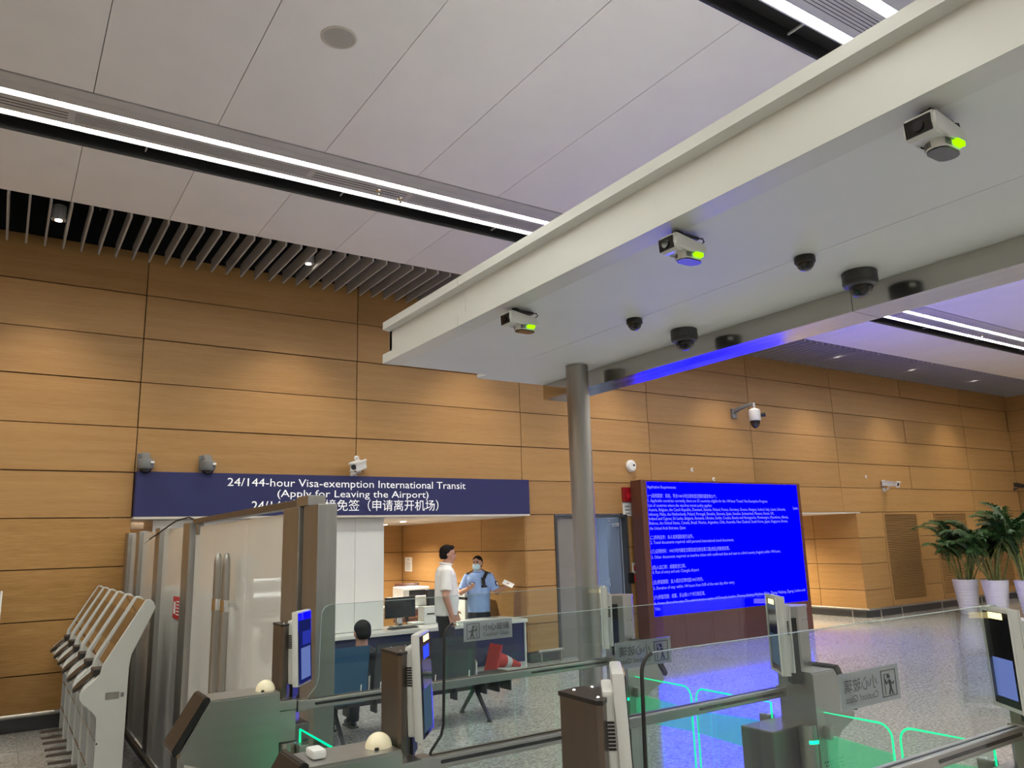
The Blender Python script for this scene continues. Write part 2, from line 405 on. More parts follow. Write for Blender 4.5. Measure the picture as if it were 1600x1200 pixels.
# ventilation louvres low on the wall
for a, b in [(15.70, 17.05), (17.70, 19.15), (19.77, 21.1)]:
    fr = NB(); add_box(fr, a + g, a + 0.06, D - 0.004, D + 0.03, 0.14, 2.09); add_box(fr, b - 0.06, b - g, D - 0.004, D + 0.03, 0.14, 2.09)
    add_box(fr, a + 0.06, b - 0.06, D - 0.004, D + 0.03, 0.14, 0.27); add_box(fr, a + 0.06, b - 0.06, D - 0.004, D + 0.03, 2.04, 2.09)
    lf = obj('louvre_frame', fr, 'wood', wall_back)
    sl = NB(); z = 0.285
    while z < 2.03:
        add_obox(sl, ((a + b) / 2, D + 0.012, z), (1, 0, 0), (0, 0.8, 0.6), (0, -0.6, 0.8), (b - a) / 2 - 0.06, 0.016, 0.005); z += 0.036
    s_ = obj('louvre_slats', sl, 'wood', lf); s_['kind'] = 'stuff'
# black sheet over the wall top, standing in for the darkness above the slats
wt = obj('plenum_dark_sheet', bx(XL, XR, D + 0.004, D + 0.028, 5.205, 5.94), 'void_black', wall_back)

# ---- right end wall
wr = struct('wall_right', bx(XR + 0.03, XR + 0.2, YB, D, 0, 5.95), 'backing', 'far right end wall clad in dark honey wood', 'wall')
for k in range(len(rows) - 1):
    for a, b in [(D - 2.0, D), (D - 4.6, D - 2.0), (D - 7.2, D - 4.6), (YB, D - 7.2)]:
        obj('wood_panel', bx(XR, XR + 0.028, a + g, b - g, rows[k] + g, rows[k + 1] - g, 0.003), 'wood_y', wr)
# ---- unseen sides of the hall
struct('wall_left', bx(XL - 0.15, XL, YB, D, 0, 5.95), 'wood_y', 'left side wall of the hall in wood', 'wall')
wf = struct('wall_front', bx(XL, XR, YB - 0.15, YB, 0, 5.95), 'wall_white', 'front wall behind the viewer', 'wall')
# ---- skirting and alcove / passage / room shells
bb = NB(); add_box(bb, XL, 1.19, D - 0.02, D + 0.03, 0, 0.13)
struct('baseboard_left', bb, 'dark_grey', 'dark skirting below the wood wall beside the kiosks', 'baseboard')
bb = NB(); add_box(bb, 14.76, XR, D - 0.02, D + 0.03, 0, 0.13); add_box(bb, 14.72, 14.77, D, 13.0, 0, 0.13)
struct('baseboard_right', bb, 'dark_grey', 'dark skirting below the wood wall behind the palms', 'baseboard')
bb = NB(); add_box(bb, 6.50, 7.03, D - 0.02, D + 0.03, 0, 0.13); add_box(bb, 8.49, 11.0, D - 0.02, D + 0.03, 0, 0.13)
struct('baseboard_middle', bb, 'dark_grey', 'dark skirting beside the double door', 'baseboard')
# office alcove behind the counter
YA = 13.76
al = struct('wall_alcove', bx(1.0, 6.6, YA, YA + 0.1, 0, 2.4), 'backing', 'wood-clad back wall of the office alcove', 'wall')
for k in range(4):
    for a, b in [(1.1, 3.8), (3.8, 6.48)]:
        obj('wood_panel', bx(a + g, b - g, YA - 0.025, YA, rows[k] + g, rows[k + 1] - g, 0.003), 'wood', al)
ar = struct('wall_alcove_right', bx(6.505, 6.62, D + 0.15, YA, 0, 2.4), 'backing', 'wood-clad right side wall of the office alcove', 'wall')
for k in range(4):
    for a, b in [(D, 10.8), (10.8, YA - 0.025)]:
        obj('wood_panel', bx(6.48, 6.505, a + g, b - g, rows[k] + g, rows[k + 1] - g, 0.003), 'wood_y', ar)
struct('wall_alcove_left', bx(0.95, 1.1, D + 0.15, YA, 0, 2.4), 'wood_y', 'left side wall of the office alcove', 'wall')
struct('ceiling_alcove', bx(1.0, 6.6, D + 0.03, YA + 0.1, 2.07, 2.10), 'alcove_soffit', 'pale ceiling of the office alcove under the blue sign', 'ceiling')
# passage right of the screen
pj = struct('wall_passage', bx(14.79, 14.9, D + 0.15, 13.0, 0, 2.4), 'backing', 'wood-clad side wall of the passage beside the blue screen', 'wall')
for k in range(4):
    for a, b in [(D, 10.6), (10.6, 11.8), (11.8, 13.0)]:
        obj('wood_panel', bx(14.76, 14.79, a + g, b - g, rows[k] + g, rows[k + 1] - g, 0.003), 'wood_y', pj)
struct('wall_passage_end', bx(10.8, 14.9, 13.0, 13.1, 0, 2.4), 'wood', 'wood end wall of the passage', 'wall')
struct('wall_passage_left', bx(10.9, 11.0, D + 0.03, 13.0, 0, 2.4), 'wood_y', 'left side wall of the passage', 'wall')
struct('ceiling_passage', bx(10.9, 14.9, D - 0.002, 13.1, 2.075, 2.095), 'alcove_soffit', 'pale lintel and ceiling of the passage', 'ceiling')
# bright room behind the double door
struct('wall_room', bx(6.65, 10.3, 12.4, 12.5, 0, 2.4), 'room_white', 'cool white wall of the room behind the open door', 'wall')
struct('wall_room_left', bx(6.65, 6.75, D + 0.15, 12.4, 0, 2.4), 'room_white', 'left wall of the room behind the door', 'wall')
struct('wall_room_right', bx(10.2, 10.3, D + 0.15, 12.4, 0, 2.4), 'room_white', 'right wall of the room behind the door', 'wall')
struct('ceiling_room', bx(6.65, 10.3, D + 0.15, 12.5, 2.4, 2.45), 'room_white', 'ceiling of the room behind the door', 'ceiling')

# ---- ceiling
ceil = struct('ceiling', bx(XL, XR + 0.2, YB, D + 0.15, 5.95, 6.1), 'void_black', 'ceiling of large matte white metal panels', 'ceiling')
pm = {}
for (y0, y1) in [(2.93, 6.02), (6.94, 8.19), (-1.09, 2.02), (-5.11, -2.0), (YB, -6.02)]:
    for k in range(-8, 25):
        x0 = 0.305 + 0.895 * k; x1 = x0 + 0.895
        if x0 < XL or x0 > XR: continue
        x1 = min(x1, XR)
        key = (y0, round(x1 - x0, 3))
        if key not in pm:
            bm = NB(); e = 0.0025
            add_box(bm, e, x1 - x0 - e, y0 + 0.002, y1 - 0.002, ZC, ZC + 0.05, 0.002)
            p = obj('ceiling_panel', bm, 'ceiling_white', ceil); pm[key] = p.data; p.location = (x0, 0, 0)
        else: inst(pm[key], 'ceiling_panel', ceil, (x0, 0, 0))
# slats along the wall
sl_me = None; n = 0
x = -1.094
while x < XR:
    if sl_me is None:
        s = obj('ceiling_slat', bx(0, 0.02, 8.19, 9.47, 5.055, 5.215), 'slat_grey', ceil); sl_me = s.data; s.location = (x, 0, 0)
    else: inst(sl_me, 'ceiling_slat', ceil, (x, 0, 0))
    x += 0.1755; n += 1
# services in the dark void above the slats
pp = NB()
for x in (0.15, 0.6, 1.5, 2.6): add_cone(pp, (x, 8.75, 5.3), (x, 8.75, 5.95), 0.012, 0.012, 8)
add_cone(pp, (-2, 8.6, 5.55), (8, 8.6, 5.55), 0.02, 0.02, 8)
obj('hanger_rods', pp, 'dark_grey', ceil)

# ================================================================== LIGHTING
def led_channel(y, label):
    t = thing('linear_light_channel', label, 'ceiling light', (0, y, 5.10), group='linear light channels')
    x0, x1 = XL + 0.02, XR - 0.02
    h = NB(); add_box(h, x0, x1, 0.02, 0.035, 0.0, 0.10); add_box(h, x0, x1, 0.035, 0.74, 0.085, 0.10); add_box(h, x0, x1, 0.727, 0.74, 0.036, 0.085)
    obj('housing', h, 'channel_grey', t)
    # sloped fascia
    obj('fascia', prism([(0.036, 0.005), (0.204, 0.036), (0.204, 0.046), (0.036, 0.015)], 'X', x0, x1), 'channel_grey', t)
    # segments joints
    obj('centre_panel', bx(x0, x1, 0.435, 0.62, 0.035, 0.045), 'channel_grey', t)
    obj('inner_panel', bx(x0, x1, 0.205, 0.322, 0.036, 0.045), 'channel_grey', t)
    obj('inner_panel', bx(x0, x1, 0.400, 0.434, 0.036, 0.045), 'channel_grey', t)
    obj('inner_panel', bx(x0, x1, 0.621, 0.652, 0.036, 0.045), 'channel_grey', t)
    obj('dark_gap', bx(x0, x1, 0.745, 0.90, 0.12, 0.13), 'channel_dark', t)
    ap = obj('gap_edge', bx(x0, x1, 0.90, 0.915, 0.0, 0.12), 'channel_dark', t)
    for yy in (0.325, 0.655):
        o = obj('led_strip', bx(x0, x1, yy, yy + 0.070, 0.046, 0.056), 'led', t)
    # perforated grilles and slotted vents in the centre panel
    gx = x0 + 1.3
    k = 0
    while gx < x1 - 2:
        gr = NB()
        if k % 2 == 0:
            for r in range(6): add_box(gr, gx, gx + 1.9, 0.45 + r * 0.026, 0.455 + r * 0.026, 0.0335, 0.0352)
            obj('grille', gr, 'grille_dark', t); gx += 1.95
        else:
            for r in range(3): add_box(gr, gx, gx + 0.95, 0.465 + r * 0.045, 0.476 + r * 0.045, 0.0335, 0.0352)
            obj('vent', gr, 'black_plastic', t); gx += 1.0
        k += 1
    # cross brackets over the dark gap
    br = NB(); bxx = x0 + 0.6
    while bxx < x1: add_box(br, bxx, bxx + 0.012, 0.74, 0.90, 0.07, 0.085); bxx += 1.79
    obj('bracket', br, 'channel_grey', t)
    return t
led_channel(6.02, 'long recessed double LED light channel above the blue sign, far row')
led_channel(2.02, 'recessed double LED light channel with slotted vents above the white canopy')
led_channel(-2.0, 'recessed double LED light channel behind the white canopy')
led_channel(-6.02, 'recessed double LED light channel nearest the front wall')
# fix: channel 2 sits beyond the panel edge at y 2.93
def spot(name, parent, loc, power, size=1.5, blend=0.6, col=(1, 0.87, 0.68), rad=0.04, aim=(0, 0, -1)):
    l = bpy.data.lights.new(name, 'SPOT'); l.energy = power; l.spot_size = size; l.spot_blend = blend; l.color = col; l.shadow_soft_size = rad
    o = bpy.data.objects.new(name, l); link(o, parent); o.location = loc
    o.rotation_euler = Vector(aim).to_track_quat('-Z', 'Y').to_euler()
    return o
names = ['leftmost downlight hanging in the dark gap between ceiling slats', 'downlight between the ceiling slats above the left end of the blue sign',
         'downlight between the slats above the right end of the blue sign', 'downlight between the slats above the double door',
         'downlight between the slats above the blue screen', 'small bright downlight in the slats right of the stainless beam',
         'second small bright downlight in the slats towards the right corner', 'downlight in the slats nearest the right end wall']
for k, lab in enumerate(names):
    x = 0.232 + 2.6325 * k
    t = thing('downlight', lab, 'downlight', (x, 8.73, 5.10), group='wall washing downlights')
    obj('can', cyl((0, 0, 0.0), (0, 0, 0.15), 0.068, seg=20), 'channel_grey', t)
    obj('reflector', cyl((0, 0, -0.004), (0, 0, 0.004), 0.056, seg=20), 'chrome', t)
    obj('lens', cyl((0, 0, -0.008), (0, 0, -0.003), 0.035, seg=16), 'down_lamp', t)
    spot('beam', t, (0, 0, -0.02), SPOT_W, 1.6, 0.75, col=(1, 0.88, 0.74), rad=0.06, aim=(0, 0.02, -1))
for k, (x, y) in enumerate([(1.9, 10.6), (3.6, 9.9), (5.2, 11.0), (3.6, 12.3), (5.6, 12.6)]):
    t = thing('alcove_downlight', 'recessed downlight in the office alcove ceiling, ' + ('far left over the pillar', 'beside the white pillar front', 'above the officer', 'behind the white pillar', 'deepest on the right')[k], 'downlight', (x, y, 2.06), group='alcove downlights')
    obj('trim_ring', cyl((0, 0, 0), (0, 0, 0.02), 0.06, seg=20), 'white_plastic', t)
    obj('lens', cyl((0, 0, -0.006), (0, 0, 0.0), 0.045, seg=16), 'down_lamp', t)
    spot('beam', t, (0, 0, -0.02), 230, 2.5, 0.8, col=(1, 0.9, 0.74))
for k, (x, y) in enumerate([(12.6, 10.6), (13.8, 11.6)]):
    t = thing('passage_downlight', ('front' if k == 0 else 'rear') + ' recessed downlight in the passage ceiling beside the blue screen', 'downlight', (x, y, 2.07), group='passage downlights')
    obj('trim_ring', cyl((0, 0, 0), (0, 0, 0.02), 0.06, seg=20), 'white_plastic', t)
    obj('lens', cyl((0, 0, -0.006), (0, 0, 0.0), 0.045, seg=16), 'down_lamp', t)
    spot('beam', t, (0, 0, -0.02), 330, 2.6, 0.8, col=(1, 0.86, 0.62))
t = thing('room_ceiling_lamp', 'cool white ceiling lamp in the room behind the open door', 'ceiling light', (8.6, 11.0, 2.38))
obj('tray', bx(-0.3, 0.3, -0.3, 0.3, 0.0, 0.02), 'white_plastic', t)
obj('diffuser', bx(-0.27, 0.27, -0.27, 0.27, -0.006, 0), emit_mat('cool_panel', (0.72, 0.83, 1.0), 20.0), t)

# ================================================================== CANOPY
ZS = 2.908; CX0, CX1 = 2.05, 3.47; CY1 = 4.655; CY0 = -2.5
t = thing('gate_canopy', 'white canopy with I-beam fascia over the passage gates, on a steel column', 'canopy', (0, 0, 0))
obj('soffit_panel', bx(CX0 + 0.1205, 2.857, CY0, CY1 - 0.01, ZS, ZS + 0.03), 'soffit_grey', t)
obj('soffit_panel', bx(2.861, CX1 + 0.2, CY0, CY1 + 0.13, ZS, ZS + 0.03), 'soffit_grey', t)
fp = [(CX0, ZS), (CX0, ZS + 0.062), (CX0 + 0.05, ZS + 0.066), (CX0 + 0.05, ZS + 0.225), (CX0, ZS + 0.235), (CX0, ZS + 0.285), (CX0 + 0.12, ZS + 0.285), (CX0 + 0.12, ZS)]
fb = prism(fp, 'Y', CY0, 3.62); obj('fascia_beam', fb, 'canopy_white', t)
fb = prism([(a, b) for a, b in fp], 'Y', 3.624, CY1); obj('fascia_beam', fb, 'canopy_white', t)
obj('fascia_end', bx(CX0 + 0.05, CX1 + 0.2, CY1 - 0.04, CY1 - 0.002, ZS + 0.03, ZS + 0.285), 'canopy_white', t)
obj('roof_sheet', bx(CX0 + 0.12, CX1 + 0.2, CY0, CY1 - 0.04, ZS + 0.25, ZS + 0.27), 'canopy_white', t)
obj('steel_beam', bx(3.46, 3.70, 2.13, CY1 + 0.125, ZS - 0.118, ZS - 0.001), 'stainless_h', t)
obj('steel_beam', bx(3.46, 3.70, CY0, 2.127, ZS - 0.118, ZS - 0.001), 'stainless_h', t)
c = obj('column', cyl((3.286, 4.13, 0), (3.286, 4.13, ZS - 0.001), 0.078, seg=40), 'stainless', t); smooth_by_angle(c)
obj('column_flange', cyl((3.286, 4.13, 0), (3.286, 4.13, 0.03), 0.13, seg=32), 'stainless', t)

# white gate-monitoring cameras under the canopy edge
def gate_camera(y, label):
    t = thing('passage_camera', label, 'camera', (2.18, y, ZS), 0, 'white passage cameras'); t.scale = (0.76, 0.76, 0.76)
    # body: rounded wedge, long axis along x, facing -x and tilted down
    poly = [(-0.115, -0.045), (-0.10, -0.028), (0.11, -0.062), (0.125, -0.085), (0.115, -0.125), (-0.02, -0.112), (-0.05, -0.118), (-0.098, -0.125), (-0.118, -0.10)]
    bm = prism(poly, 'Y', -0.062, 0.062); bmesh.ops.bevel(bm, geom=bm.edges[:], offset=0.010, segments=2, affect='EDGES')
    b = smooth_by_angle(obj('body', bm, 'white_plastic', t))
    # dark window on the slanted front
    obj('front_window', prism([(-0.123, -0.052), (-0.117, -0.048), (-0.112, -0.116), (-0.118, -0.118)], 'Y', -0.050, 0.050), 'black_gloss', b)
    lens = obj('lens', cyl((-0.128, 0.0, -0.085), (-0.118, 0.0, -0.085), 0.022, seg=16), 'black_gloss', b)
    # lower sensor drum
    lo = NB(); add_prism(lo, [(px - 0.0, py) for px, py in rrect(-0.035, 0.118, -0.045, 0.045, 0.044, 6)], 'Z', -0.150, -0.110)
    d = obj('sensor_drum', lo, 'white_plastic', t)
    obj('sensor_window', prism(rrect(-0.031, 0.114, -0.041, 0.041, 0.040, 6), 'Z', -0.156, -0.149), 'black_gloss', d)
    rb = NB()
    for k in range(9):
        a = PI * 0.62 + k * 0.13
        cx, cy = 0.009 + 0.0445 * math.cos(a), 0.0445 * math.sin(a)
        add_obox(rb, (cx, cy, -0.132), (math.cos(a), math.sin(a), 0), (-math.sin(a), math.cos(a), 0), (0, 0, 1), 0.002, 0.0016, 0.012)
    for k in range(6): add_box(rb, 0.01 + k * 0.007 - 0.03, 0.0132 + k * 0.007 - 0.03, -0.0465, -0.044, -0.144, -0.120)
    obj('cooling_fins', rb, 'grey_paint', d)
    obj('status_light', bx(0.030, 0.085, -0.0655, -0.040, -0.139, -0.118, 0.003), 'lime_lamp', t)
    br = NB(); add_box(br, -0.03, 0.10, -0.03, 0.03, -0.03, -0.012, 0.004); add_box(br, -0.05, -0.02, -0.02, 0.02, -0.045, 0.0); add_box(br, 0.02, 0.06, -0.02, 0.02, -0.06, -0.02)
    obj('bracket', br, 'black_plastic', t)
    obj('cable', tube([(-0.02, -0.03, -0.012), (-0.06, -0.045, -0.022), (-0.075, -0.03, -0.012), (-0.05, -0.01, -0.004)], 0.004, 6), 'black_rubber', t)
    obj('cable', tube([(0.09, -0.02, -0.02), (0.12, -0.035, -0.022), (0.135, -0.03, -0.035), (0.115, -0.03, -0.05)], 0.004, 6), 'black_rubber', t)
    return t
gate_camera(3.20, 'white passage camera under the canopy nearest its far end')
gate_camera(2.03, 'white passage camera under the canopy, middle of three')
gate_camera(1.02, 'white passage camera under the canopy nearest the viewer, largest of three')

def dome_small(x, y, label):
    t = thing('dome_camera', label, 'dome camera', (x, y, ZS), 0, 'small black dome cameras')
    smooth_by_angle(obj('base_ring', lathe([(0.043, 0), (0.045, -0.004), (0.045, -0.026), (0.041, -0.032)], seg=28), 'black_plastic', t))
    smooth_by_angle(obj('dome', add_hemi(NB(), (0, 0, -0.030), 0.038, 0.036, -1, 24), 'black_gloss', t))
    obj('eye', add_sphere(NB(), (-0.008, -0.02, -0.044), 0.02), 'black_plastic', t)
dome_small(2.85, 3.05, 'small black dome camera on the canopy soffit, farther one')
dome_small(2.86, 1.955, 'small black dome camera on the canopy soffit, nearer one')
def dome_big(x, y, label):
    t = thing('dome_camera', label, 'dome camera', (x, y, ZS), 0, 'large grey dome cameras')
    b = smooth_by_angle(obj('housing', lathe([(0.074, 0), (0.078, -0.005), (0.078, -0.052), (0.073, -0.068), (0.058, -0.074)], seg=36), 'dark_grey', t))
    obj('trim_line', tube([(0.0785 * math.cos(a), 0.0785 * math.sin(a), -0.054) for a in [2 * PI * k / 36 for k in range(36)]], 0.0015, 5, True), 'black_plastic', b)
    obj('dome', add_hemi(NB(), (0, 0, -0.072), 0.054, 0.052, -1, 28), 'dome_glass', t)
    e = obj('eyeball', add_sphere(NB(), (0, 0, -0.078), 0.038), 'black_plastic', t, True)
    obj('lens', cyl((-0.02, -0.022, -0.1), (-0.026, -0.029, -0.107), 0.014, seg=16), 'black_gloss', e)
    # printed tag on the housing, seen from the front right
    a0 = math.radians(-62); lb = NB()
    pts = [(a0 + k * 0.09) for k in range(5)]
    for q0, q1 in zip(pts[:-1], pts[1:]):
        v = [lb.verts.new((0.0788 * math.cos(q), 0.0788 * math.sin(q), z)) for q, z in ((q0, -0.034), (q1, -0.034), (q1, -0.014), (q0, -0.014))]; lb.faces.new(v)
    obj('printed_tag', lb, 'paper', b)
dome_big(3.27, 3.085, 'large dark grey dome camera beside the steel beam, farther one')
dome_big(3.265, 1.955, 'large dark grey dome camera beside the steel beam, nearer one')

# ================================================================== PASSAGE GATES
def sticker(parent, mirrored):
    y = 0.0085 if mirrored else -0.0085
    s = obj('warning_sticker', bx(1.772, 2.03, min(y, y * 0.7), max(y, y * 0.7), 1.284, 1.371), 'sticker_film', parent)
    yy = y + (0.0012 if mirrored else -0.0012); yv = -0.0095 if not mirrored else 0.0052
    f = (lambda u: 3.802 - u) if mirrored else (lambda u: u)        # horizontal position along the sticker
    ic = NB()
    # square frame of the pictogram, then a figure walking into a pane
    def rect(a, b, z0, z1): add_box(ic, min(f(a), f(b)), max(f(a), f(b)), yv - 0.0004, yv + 0.0004, z0, z1)
    rect(1.787, 1.853, 1.358, 1.3605); rect(1.787, 1.853, 1.2945, 1.297); rect(1.787, 1.7895, 1.2945, 1.3605); rect(1.8505, 1.853, 1.2945, 1.3605)
    rect(1.838, 1.840, 1.300, 1.350); rect(1.815, 1.84, 1.349, 1.351)
    def limb(a, b, wd):
        a = (f(a[0]), yv, a[1]); b = (f(b[0]), yv, b[1]); add_cone(ic, a, b, wd, wd * 0.8, 6)
    limb((1.818, 1.336), (1.814, 1.316), 0.0042); limb((1.815, 1.318), (1.822, 1.299), 0.0028); limb((1.814, 1.318), (1.806, 1.299), 0.0028)
    limb((1.818, 1.334), (1.832, 1.326), 0.002); limb((1.832, 1.326), (1.836, 1.338), 0.002); limb((1.817, 1.334), (1.803, 1.324), 0.002); limb((1.803, 1.324), (1.797, 1.330), 0.002)
    add_sphere(ic, (f(1.821), yv, 1.344), 0.0052, seg=10, rings=6)
    obj('pictogram', ic, 'print_black', s)
    rot = (PI / 2, 0, PI) if mirrored else (PI / 2, 0, 0)
    x0 = 2.030 - 0.0 if False else None
    # the text runs to the right as read from its own side
    text_obj('lettering', '小心玻璃', 'print_black', s, width=0.140, origin=(f(1.872), yv, 1.326), rot=rot)
    text_obj('lettering', 'Caution! Glass', 'print_black', s, width=0.138, origin=(f(1.872), yv, 1.300), rot=rot)
    return s

def face_tablet(parent, left, style):
    """face recognition tablet: left -> screen faces (+x,-y); right -> (-x,-y)"""
    s = 1 if left else -1
    cx = 1.028 if left else 2.562
    if not left and parent.location.y < 1.5: cx -= 0.035
    c = Vector((cx, -0.035, 1.337)); d = (Vector((0.62, 0.78, 0)) if left else Vector((0.60, 0.80, 0))).normalized(); nrm = (Vector((0.78, -0.62, 0)) if left else Vector((-0.80, 0.60, 0))).normalized(); up = Vector((-0.03 * s, 0.02, 1)).normalized()
    def fr(u0, u1, z0, z1, d0, d1, bev=0.0):
        bm = NB(); m = c + d * ((u0 + u1) / 2) + up * ((z0 + z1) / 2) + nrm * ((d0 + d1) / 2)
        return add_obox(bm, m, d, up, nrm, abs(u1 - u0) / 2, abs(z1 - z0) / 2, abs(d1 - d0) / 2, bev)
    tb = smooth_by_angle(obj('face_tablet', fr(-0.075, 0.075, -0.138, 0.138, -0.012, 0.012, 0.006), 'silver_plastic', parent))
    obj('back_housing', fr(-0.066, 0.066, -0.128, 0.105, -0.032, -0.010, 0.006), 'silver_plastic', tb)
    obj('front_glass', fr(-0.070, 0.070, -0.132, 0.132, 0.0115, 0.0135), 'black_gloss', tb)
    if style == 'wide':
        obj('display', fr(-0.066, 0.066, -0.126, 0.104, 0.0136, 0.0142), 'display_navy', tb)
        obj('display_window', fr(-0.045, 0.055, -0.115, 0.0, 0.0143, 0.0147), 'display_pale', tb)
        obj('display_window', fr(-0.03, 0.06, 0.01, 0.06, 0.0143, 0.0147), 'display_navy2', tb)
    elif style == 'lit':
        obj('display', fr(-0.055, 0.05, -0.12, -0.01, 0.0136, 0.0142), 'display_dim', tb)
        obj('display_window', fr(-0.035, 0.040, 0.068, 0.102, 0.0136, 0.0142), 'display_blue', tb)
        obj('indicator_light', fr(-0.028, 0.045, 0.113, 0.129, 0.0136, 0.0142), 'yellow_lamp', tb)
    else:
        obj('display', fr(-0.055, 0.05, -0.11, 0.0, 0.0136, 0.0142), 'display_dim' if style == 'dark' else 'display_pale', tb)
        obj('indicator_light', fr(-0.035, 0.04, 0.112, 0.130, 0.0136, 0.0142), 'yellow_lamp', tb)
    ve = NB()
    for k in range(8):
        m = c - d * 0.0665 + up * (0.005 + 0.0065 * k) + nrm * (-0.021)
        add_obox(ve, m, d, up, nrm, 0.0006, 0.0022, 0.007)
    for k in range(8):
        m = c + d * 0.0665 + up * (0.005 + 0.0065 * k) + nrm * (-0.021)
        add_obox(ve, m, d, up, nrm, 0.0006, 0.0022, 0.007)
    obj('vent', ve, 'black_plastic', tb)
    br = NB(); add_obox(br, c - nrm * (0.045 if left else 0.05) - up * 0.06, d, up, nrm, 0.03, 0.12, 0.018); obj('mount', br, 'black_plastic', tb)
    return tb

def flap(parent, x, y0, y1, top=1.055):
    """glass wing hinged at y0 with its free end at y1"""
    lo, hi = min(y0, y1), max(y0, y1); free = y1
    poly = []
    r = 0.045
    if y1 < y0: poly = [(y0, 0.45), (y0, top)] + arc(y1 + r, top - r, r, PI / 2, PI, 6) + [(y1, 0.45)]
    else: poly = [(y0, 0.45), (y0, top)] + arc(y1 - r, top - r, r, PI / 2, 0, 6) + [(y1, 0.45)]
    fl = obj('flap_wing', prism(poly, 'X', x - 0.005, x + 0.005), 'flap_glass', parent)
    obj('lit_edge', tube([(x, a, b) for a, b in poly], 0.0042, 6), 'green_light', fl)
    sgn = 1 if y1 > y0 else -1
    obj('frosted_band', prism([(y0, top - 0.20), (y0, top - 0.075), (y1 - sgn * 0.006, top - 0.095), (y1 - sgn * 0.006, top - 0.185)], 'X', x - 0.0062, x + 0.0062), 'flap_frost', fl)
    obj('hinge', bx(x - 0.018, x + 0.018, min(y0, y0 + sgn * 0.05), max(y0, y0 + sgn * 0.05), top - 0.09, top - 0.045, 0.004), 'gate_metal', fl)
    return fl

